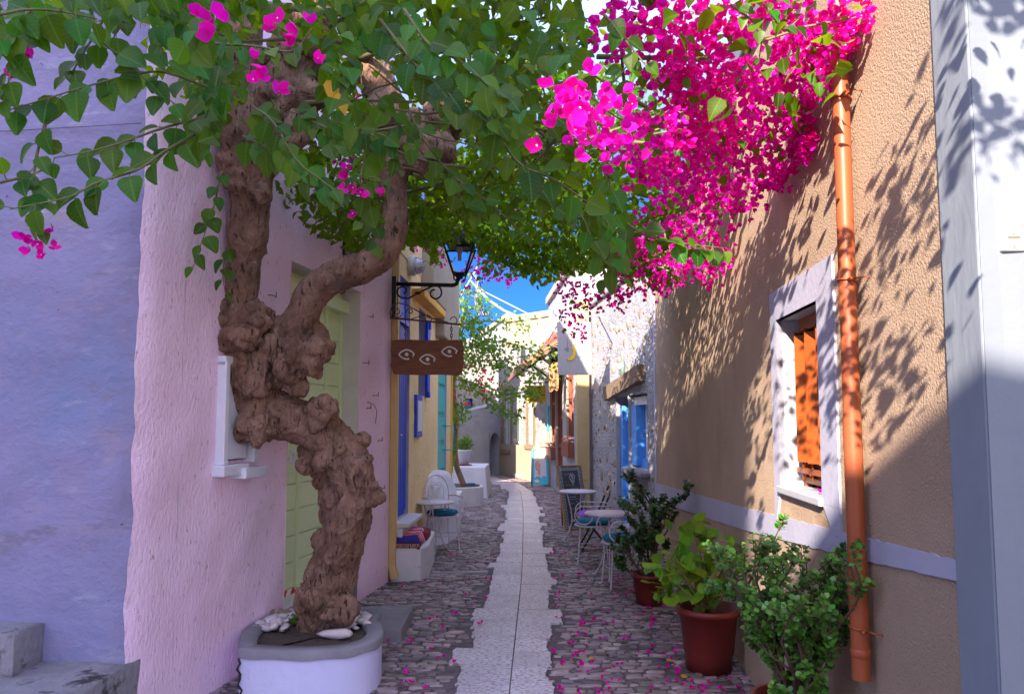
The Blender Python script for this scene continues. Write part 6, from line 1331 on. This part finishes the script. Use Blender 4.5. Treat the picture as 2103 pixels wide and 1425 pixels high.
# stone house with blue door, upper left of the lane end
SHl = Wall((-.55, 24.0), (-4.5, 21.2), -1); HB = thing('rubble_house', (-3.0, 24.5, 0), 'rubble stone house with narrow blue door above the whitewashed wall', 'house')
hp = SHl.pix; e0, ez = hp(970,895); e1, _ = hp(955,895)
x = MB(); wall_grid(x, SHl.p, SHl.q, -.05, 4.1, [(e0,e1,1.15,hp(962,818)[1])], .16, .04, 3, -1, 71); x.build('wall', mat('rubble_wall', (.52,.48,.46), (.34,.29,.27), 4, .95, 1, 14, .04, dirt=[((.66,.64,.66), 5, .56, .06, (1,1,2))]), HB)
x = MB(); SHl.mass(x, -.05, 4.1, .34, 4); x.build('house_body', m_white, HB)
x = MB(); SHl.slab(x, 0, SHl.L, 4.102, 4.3, -.34, .06); x.build('roof_edge', m_white, HB)
x = MB(); SHl.slab(x, e0, e1, 1.15, hp(962,818)[1], -.2, -.08); x.build('blue_door', mat('azure_paint', (.02,.22,.55), rough=.5), HB)
# white house with pitched roof far behind
FH = thing('white_far_house', (-1.2, 30, 0), 'far white house with a low gable showing above the vine', 'house')
A_, B_, C_ = P(985,692,29), P(1040,652,29), P(1108,664,29)
x = MB(); V = [(-7.5,29,0),(C_.x,29,0),(C_.x,29,C_.z),(B_.x,29,B_.z),(A_.x,29,A_.z),(-7.5,29,A_.z-1.8)]; V = [Vector(v) for v in V]; B2 = [v+Vector((0,5,0)) for v in V]; n = 6
x.add(V+B2, [tuple(range(n)), tuple(range(2*n-1,n-1,-1))]+[(i,(i+1) % n,n+(i+1) % n,n+i) for i in range(n)]); x.build('wall', m_white, FH, bevel=.05)
x = MB()
for (p, q_) in ((A_, B_), (B_, C_)): x.hexa([p+Vector((0,-.15,.01)), q_+Vector((0,-.15,.01)), q_+Vector((0,5.1,.01)), p+Vector((0,5.1,.01)), p+Vector((0,-.15,.16)), q_+Vector((0,-.15,.16)), q_+Vector((0,5.1,.16)), p+Vector((0,5.1,.16))])
x.build('roof', m_cream, FH); x = MB(); w_ = P(1075,725,28.98); x.box((w_.x-.25,28.95,w_.z-.5),(w_.x+.25,29.02,w_.z+.5)); x.build('window', m_pane, FH)
# ochre house with sunlit top farther along the left side
OH = thing('sunlit_house', (-2.4,17,0), 'ochre and cream house with a sunlit top behind the climbing vine', 'house')
x = MB(); x.prism([(-1.62,16.6),(-1.55,19.4),(-5,20.5),(-5,16.2)], -.05, 4.6); x.build('wall', m_cream, OH, bevel=.03)
x = MB(); x.prism([(-1.50,16.5),(-1.45,19.5),(-5,20.6),(-5,16.1)], 4.602, 4.85); x.build('cornice', m_yellow, OH, bevel=.03)
# cables
x = MB(); pts = [(968,578,17),(980,592,16.5),(1005,617,15.5),(1035,638,14.5),(1075,655,13.8),(1110,668,13.3),(1148,683,12.9)]; x.tube([P(*p) for p in pts], .027, 8); tag(x.build('cable', m_white), 'thick white cable sagging across the sky gap to the shop house', 'cable')
x = MB(); pts = [(975,585,17),(1000,602,16),(1040,622,15.2),(1085,645,14.4),(1125,660,13.8),(1141,672,13.5)]; x.tube([P(*p) for p in pts], .015, 6); tag(x.build('cable', m_cream), 'thin cream cable running above the thicker white one', 'cable')
for pts, lb in (([(1150,660,14),(1125,700,15),(1098,728,16),(1060,735,17)], 'thin looping dark wire in front of the awning roof tiles'), ([(1138,690,13.6),(1120,715,14.5),(1096,745,15.5),(1050,760,16.5)], 'thin pale wire drooping from the shop house towards the vine'), ([(985,640,18),(1040,676,17),(1100,702,15.5),(1150,715,13.8)], 'straight thin grey wire with small knots beneath the white cable')):
    x = MB(); x.tube([P(*p) for p in pts], .009, 5); tag(x.build('wire', m_greysteel if 'dark' not in lb else m_iron), lb, 'wire')
# flag
FL = thing('flag', P(985,655,17.5), 'blue and white striped flag hanging limp beside the climbing vine', 'flag')
ft, fb = P(976,566,17.5), P(990,650,17.5); V = []; ncol = 9; nr_ = 24
def fp(u, v): 
    c = ft.lerp(fb, v); return c + Vector(((u-.5)*.26*(.55+.45*v) + .04*math.sin(v*7), .10*math.sin(u*9+v*3), 0))
for bl_ in (0, 1):
    x = MB()
    for k in range(ncol):
        if k % 2 != bl_: continue
        V = []; 
        for j in range(nr_+1): V += [fp(k/ncol, j/nr_), fp((k+1)/ncol, j/nr_)]
        x.add(V, [(2*j,2*j+1,2*j+3,2*j+2) for j in range(nr_)], True)
    o = x.build('stripe', m_blue if bl_ == 0 else m_white, FL); sd = o.modifiers.new('thick','SOLIDIFY'); sd.thickness = .006
x = MB(); x.tube([ft+Vector((-.35,0,-.5)), ft+Vector((-.03,0,.06)), ft+Vector((.05,0,.22))], .018, 6); x.build('pole', m_whitemetal, FL)

# ================================================================ climbing vine on the left
VN = thing('climbing_vine', (-.97,13.6,.38), 'climbing vine with woody stem and few pink red flowers above the curved planter', 'climbing plant')
st_ = [(952,995,13.55),(944,975,13.5),(936,950,13.45),(933,910,13.4),(936,860,13.35),(932,800,13.3),(934,740,13.2),(940,690,13.1),(950,650,13.0)]
x = MB(); P_, R_ = smooth_path([(a,b_,c,12 if b_ > 850 else 8) for a,b_,c in st_], 5); x.tube(P_, R_, 9)
P2, R2 = smooth_path([(940,965,13.4,5),(927,900,13.3,5),(930,800,13.2,4),(925,700,13.1,4),(940,610,13,3)], 5); x.tube(P2, R2, 7); x.build('stem', mat('vine_stem', (.24,.15,.10), (.34,.22,.15), 9, .9, .8, 30, .01), VN)
VB = [([(930,620,13),(950,600,12.8),(975,610,12.6),(990,640,12.5)],260,26),([(940,690,13),(965,660,12.8),(1000,660,12.5),(1050,660,12.4),(1090,672,12.4)],300,16),([(940,720,13),(980,705,12.6),(1030,700,12.3),(1080,715,12.2),(1140,735,12.2)],330,14),
      ([(940,760,13),(985,740,12.5),(1040,740,12.2),(1090,765,12.1),(1120,768,12.1)],330,15),([(940,780,13),(990,790,12.4),(1040,810,12.2),(1080,805,12),(1108,812,12)],420,12),([(945,790,13),(975,800,12.5),(1010,825,12.3),(1040,850,12.2),(1070,848,12.2)],280,10),
      ([(935,840,13.2),(945,860,13.1),(955,830,12.8)],170,18),([(930,900,13.2),(925,960,13.1),(930,860,13.1)],190,9),([(925,640,13),(930,700,13),(935,760,13)],560,26),([(960,640,12.7),(975,690,12.6),(980,740,12.5)],520,28),([(1000,700,12.4),(1010,730,12.3),(1030,760,12.2)],330,26)]
LPs = []
for pts, cnt, spr in VB:
    A = [P(*p) for p in pts]; 
    for _ in range(int(cnt*.72)):
        t = random.random()*(len(A)-1); i = min(int(t), len(A)-2); c = A[i].lerp(A[i+1], t-i); s_ = spr*12.5/FPX*.72; LPs.append(c + Vector((random.gauss(0,s_), random.gauss(0,.22), random.gauss(0,s_))))
    x = MB(); x.tube(A, [.012]*(len(A)-1)+[.005], 5); x.build('tendril', m_twig, VN)
LPs = np.array(LPs); n = len(LPs); leaves_obj('foliage', LPs, RNG.normal(size=(n,3))*.8+np.array([0,0,-.7]), RNG.normal(size=(n,3))*.7+np.array([0,-.6,.6]), RNG.uniform(.045,.085,n), m_vine, VN)
for (px_,py_,n,s_) in ((1000,775,16,.10),(985,800,6,.08),(955,745,5,.06),(960,830,5,.05),(925,812,4,.05),(1020,795,4,.05)):
    c = np.array(P(px_,py_,12.0)); flowers_obj('blossoms', c+RNG.normal(size=(n,3))*s_*np.array([1,.6,.7]), RNG.normal(size=(n,3))+np.array([0,-1,.3]), RNG.uniform(.035,.05,n), VN, False, m_bract2)
# ================================================================ pots and shrubs on the right
ROUND_V = np.array([(0,0,0),(.18,.34,.03),(.55,.48,.05),(.92,.30,.0),(1.0,0,-.03),(.92,-.30,.0),(.55,-.48,.05),(.18,-.34,.03)]); ROUND_F = np.array([(0,1,2,3),(0,3,4,5),(0,5,6,7)])
def shrub(root, base, h, spread, nst, leafn, ls, lean=(0,0), targets=None, thick=.010, mat_=None, reach=1.0):
    """forking woody stems studded with small round leaves"""
    segs = []; mbs = MB(); base = Vector(base)
    def grow(p, d, ln, r, depth):
        q = [p]; n = 5
        for i in range(n):
            d = (d + Vector((random.gauss(0,.17), random.gauss(0,.17), random.uniform(-.02,.13)))).normalized(); q.append(q[-1]+d*ln/n)
        mbs.tube(q, [r*(1-.09*i) for i in range(n+1)], 5, cap=False)
        for i in range(n): segs.append((q[i], q[i+1], depth))
        if depth < 3:
            for k in range(random.choice((2,2,3))):
                e = (d + Vector((random.gauss(0,.55), random.gauss(0,.5), random.uniform(-.15,.5)))).normalized(); grow(q[random.randint(2,5)], e, ln*random.uniform(.40,.60), r*.62, depth+1)
    for k in range(nst):
        if targets: tq = targets[k % len(targets)]; d = (Vector(tq)-base).normalized(); L_ = (Vector(tq)-base).length
        else: a = random.random()*6.283; d = Vector((math.cos(a)*spread+lean[0], math.sin(a)*spread+lean[1], 1)).normalized(); L_ = h
        grow(base + Vector((random.uniform(-.04,.04), random.uniform(-.03,.03), 0)), d, L_*random.uniform(.52,.62)*reach, thick, 0)
    mbs.build('stem', mat('shrub_stem', (.085,.045,.035), (.14,.085,.055), 9, .85), root)
    wts = np.array([(.25,.7,1.2,1.5)[s[2]] for s in segs]); wts /= wts.sum(); idx = RNG.choice(len(segs), leafn, p=wts); pos = []; tip = []; nr = []
    for i in idx:
        a, b_, dp = segs[i]; t = random.random(); c = a.lerp(b_, t); d = (b_-a).normalized(); o_ = d.orthogonal(); o_.rotate(Matrix.Rotation(random.random()*6.283, 3, d)); td = (o_*1.0 + d*.5).normalized(); pos.append(c+o_*.004); tip.append(td); nr.append(d + Vector((random.gauss(0,.4), -.5+random.gauss(0,.4), random.gauss(.4,.3))))
    leaves_obj('foliage', np.array(pos), np.array(tip), np.array(nr), RNG.uniform(ls*.7, ls*1.2, leafn), mat_ or m_jade, root, ROUND_V, ROUND_F, RNG.uniform(.8,1.1,leafn), RNG.uniform(-.1,.15,leafn))
def potted(name, loc, label, r0, r1, h):
    t = thing(name, loc, label, 'potted plant'); x = MB(); prof = [(.0,0),(r0,0),(r0+.004,h*.24),(r0+.012,h*.27),(r1-.006,h*.90),(r1+.012,h*.905),(r1+.016,h*.95),(r1+.012,h),(r1-.008,h),(r1-.018,h*.82),(0,h*.80)]
    x.lathe(prof, loc, 40); x.build('pot', m_terra, t)
    x = MB(); x.lathe([(0,h*.83),(r1-.02,h*.825)], loc, 20, cap=False); x.add([(loc[0]+(r1-.02)*math.cos(a), loc[1]+(r1-.02)*math.sin(a), loc[2]+h*.826) for a in np.linspace(0,6.283,21)[:-1]], [tuple(range(20))]); x.build('soil', m_soil, t); return t
# 1: dark shrub in a small pot
L1 = Vector((1.30,6.42,0)); L1 = Vector((G(1330,1236).x, 6.35, 0)); t = potted('potted_shrub', L1, 'dark leafy shrub in the smallest terracotta pot, beside the cafe chairs', .112, .148, .27)
shrub(t, L1+Vector((0,0,.22)), 1, .5, 12, 4600, .027, reach=1.2, targets=[P(1360,975,6.4),P(1370,1000,6.35),P(1355,1000,6.4),P(1345,1040,6.3),P(1310,1060,6.2),P(1295,1080,6.3),P(1285,1110,6.2),P(1380,1060,6.4),P(1330,1100,6.1),P(1290,1160,6.1)], thick=.012, mat_=mat('dark_succulent_leaf', (.028,.075,.018), (.05,.12,.02), 6, .4, 0, rnd=.4, hue=.02))
# 2: geranium
L2 = Vector((G(1434,1345).x, 4.72, 0)); t = potted('potted_geranium', L2, 'yellow-green scalloped-leaf geranium in a wide terracotta pot', .145, .19, .40)
n = 13; a = np.linspace(0, 2*math.pi, n, endpoint=False); rr = 1+.10*np.cos(a*6.0); GV = [(0.0,0,0)]; 
GER_V = np.array([(0,0,-.08)] + [(.5+.5*rr[i]*math.cos(math.pi-a[i]*0.93-.22) if False else .5*rr[i]*math.cos(a[i]+.24)+.05, .5*rr[i]*math.sin(a[i]+.24), .06+.05*math.cos(3*a[i])) for i in range(n)])
GER_F = np.array([(0,1+i,1+(i+1) % n) for i in range(n)])
stems = [(1432,1085),(1400,1100),(1450,1100),(1500,1125),(1520,1150),(1385,1140),(1360,1165),(1420,1150),(1470,1140),(1405,1180),(1380,1195),(1440,1185),(1490,1165),(1470,1210),(1430,1220),(1370,1225),(1500,1200)]
x = MB(); pos = []; base = L2+Vector((0,0,.33)); extra = []
for (px_,py_) in stems:
    q = P(px_,py_,4.72+random.uniform(-.2,.16)); m_ = base.lerp(q,.5)+Vector((random.uniform(-.03,.03),random.uniform(-.03,.03),-.02)); x.tube([base+Vector((random.uniform(-.05,.05),random.uniform(-.05,.05),0)), m_, q], [.007,.006,.004], 6)
    for k in range(9):
        e = q + Vector((random.gauss(0,.055), random.gauss(0,.055), random.gauss(.0,.038))); x.tube([q.lerp(m_,.25*random.random()), q.lerp(e,.6)+Vector((0,0,-.01)), e], .0022, 4); pos.append(e)
x.build('stem', mat('geranium_stem', (.24,.17,.09), (.17,.20,.05), 8, .7), t); pos = np.array(pos); n = len(pos)
leaves_obj('foliage', pos, RNG.normal(size=(n,3))*np.array([1,1,.4])+np.array([0,-.3,-.2]), RNG.normal(size=(n,3))*.4+np.array([0,-.75,.7]), RNG.uniform(.06,.11,n), m_geran, t, GER_V, GER_F, RNG.uniform(.9,1.1,n), np.zeros(n))
# 3: big bright shrub in front
L3 = Vector((1.155,2.98,0)); t = potted('potted_shrub', L3, 'large bright green small-leaved shrub in front of the sand wall, beside the orange pipe', .125,.16,.475)
tg = [P(px_,py_,Y_) for px_,py_,Y_ in ((1555,1040,2.98),(1575,1060,3.0),(1600,1105,2.95),(1575,1120,2.9),(1625,1130,2.9),(1690,1085,2.80),(1685,1130,2.78),(1665,1185,2.8),(1575,1190,2.95),(1570,1270,2.95),(1690,1200,2.76),(1600,1210,2.85),(1640,1280,2.8),(1580,1340,2.9),(1680,1270,2.76),(1580,1150,2.9),(1650,1220,2.8),(1690,1330,2.75),(1600,1320,2.8),(1560,1230,2.8))]
shrub(t, L3+Vector((0,0,.39)), 1, .5, 26, 6600, .0215, targets=tg, thick=.009, reach=1.08)
# ================================================================ fallen blossoms
protos = []
for k in range(4):
    c = np.zeros((1,3)); o = flowers_obj('fallen_blossom', c, np.array([[random.gauss(0,.5), random.gauss(0,.5), 1.0]]), np.array([.036]), None, False); protos.append(o)
def fallen(p, s, lab, grp, k):
    o = protos[k] if protos[k].get('label') is None else protos[k].copy()
    if o is not protos[k]: COL.objects.link(o)
    o.location = p; o.scale = (s,s,s*.8); o.rotation_euler = (random.uniform(-.5,.5), random.uniform(-.5,.5), random.random()*6.3)
    tag(o, lab, 'fallen flower', grp)
m_bract.use_fake_user = True
spots = []
for _ in range(230):
    if random.random() < .72: px_, py_ = random.uniform(1135,1530), 1425-random.random()**1.35*330
    elif random.random() < .7: px_, py_ = random.uniform(785,1010), random.uniform(1185,1425)
    else: px_, py_ = random.uniform(840,1200), random.uniform(1005,1180)
    p = G(px_, py_, .022)
    if p.y > 15 or p.x > 1.04+.083*p.y or p.x < edge(L0,p.y)+.05: continue
    if p.y < 4.9 and p.x < -.72: continue
    c = path_c(p.y); on = c-.27 < p.x < c+.27
    if on and random.random() < .75: continue
    spots.append((p, on))
    if random.random() < .3: spots.append((p+Vector((random.uniform(-.06,.06), random.uniform(-.05,.05), .004)), on))
for (p, on) in spots:
    fallen(p, random.uniform(.45,.98), 'single fallen magenta blossom lying on the pale flagstone path' if on else 'fallen magenta blossom lying among the grey cobbles', 'blossoms fallen on the path' if on else 'blossoms fallen on the cobbles', random.randrange(4))
p = RWall.at(wu0+.16, WZ0+.012, -.03); fallen(p, .8, 'fallen magenta blossom lying on the window sill of the sand house', None, 0)
for q_ in ((1210,1352),(1370,1356),(1400,1390)):
    o = leaves_obj('fallen_leaf', np.array([G(*q_, .025)]), np.array([(1,.4,.05)]), np.array([(.1,-.1,1.)]), np.array([.05]), bpy.data.materials['yellowed_leaf'], None)
    c_ = G(*q_, .025); me_ = o.data; me_.transform(Matrix.Translation(-c_)); o.location = c_
    tag(o, 'small yellow fallen leaf on the cobbles beside the path', 'fallen leaf', 'yellow leaves on the cobbles')
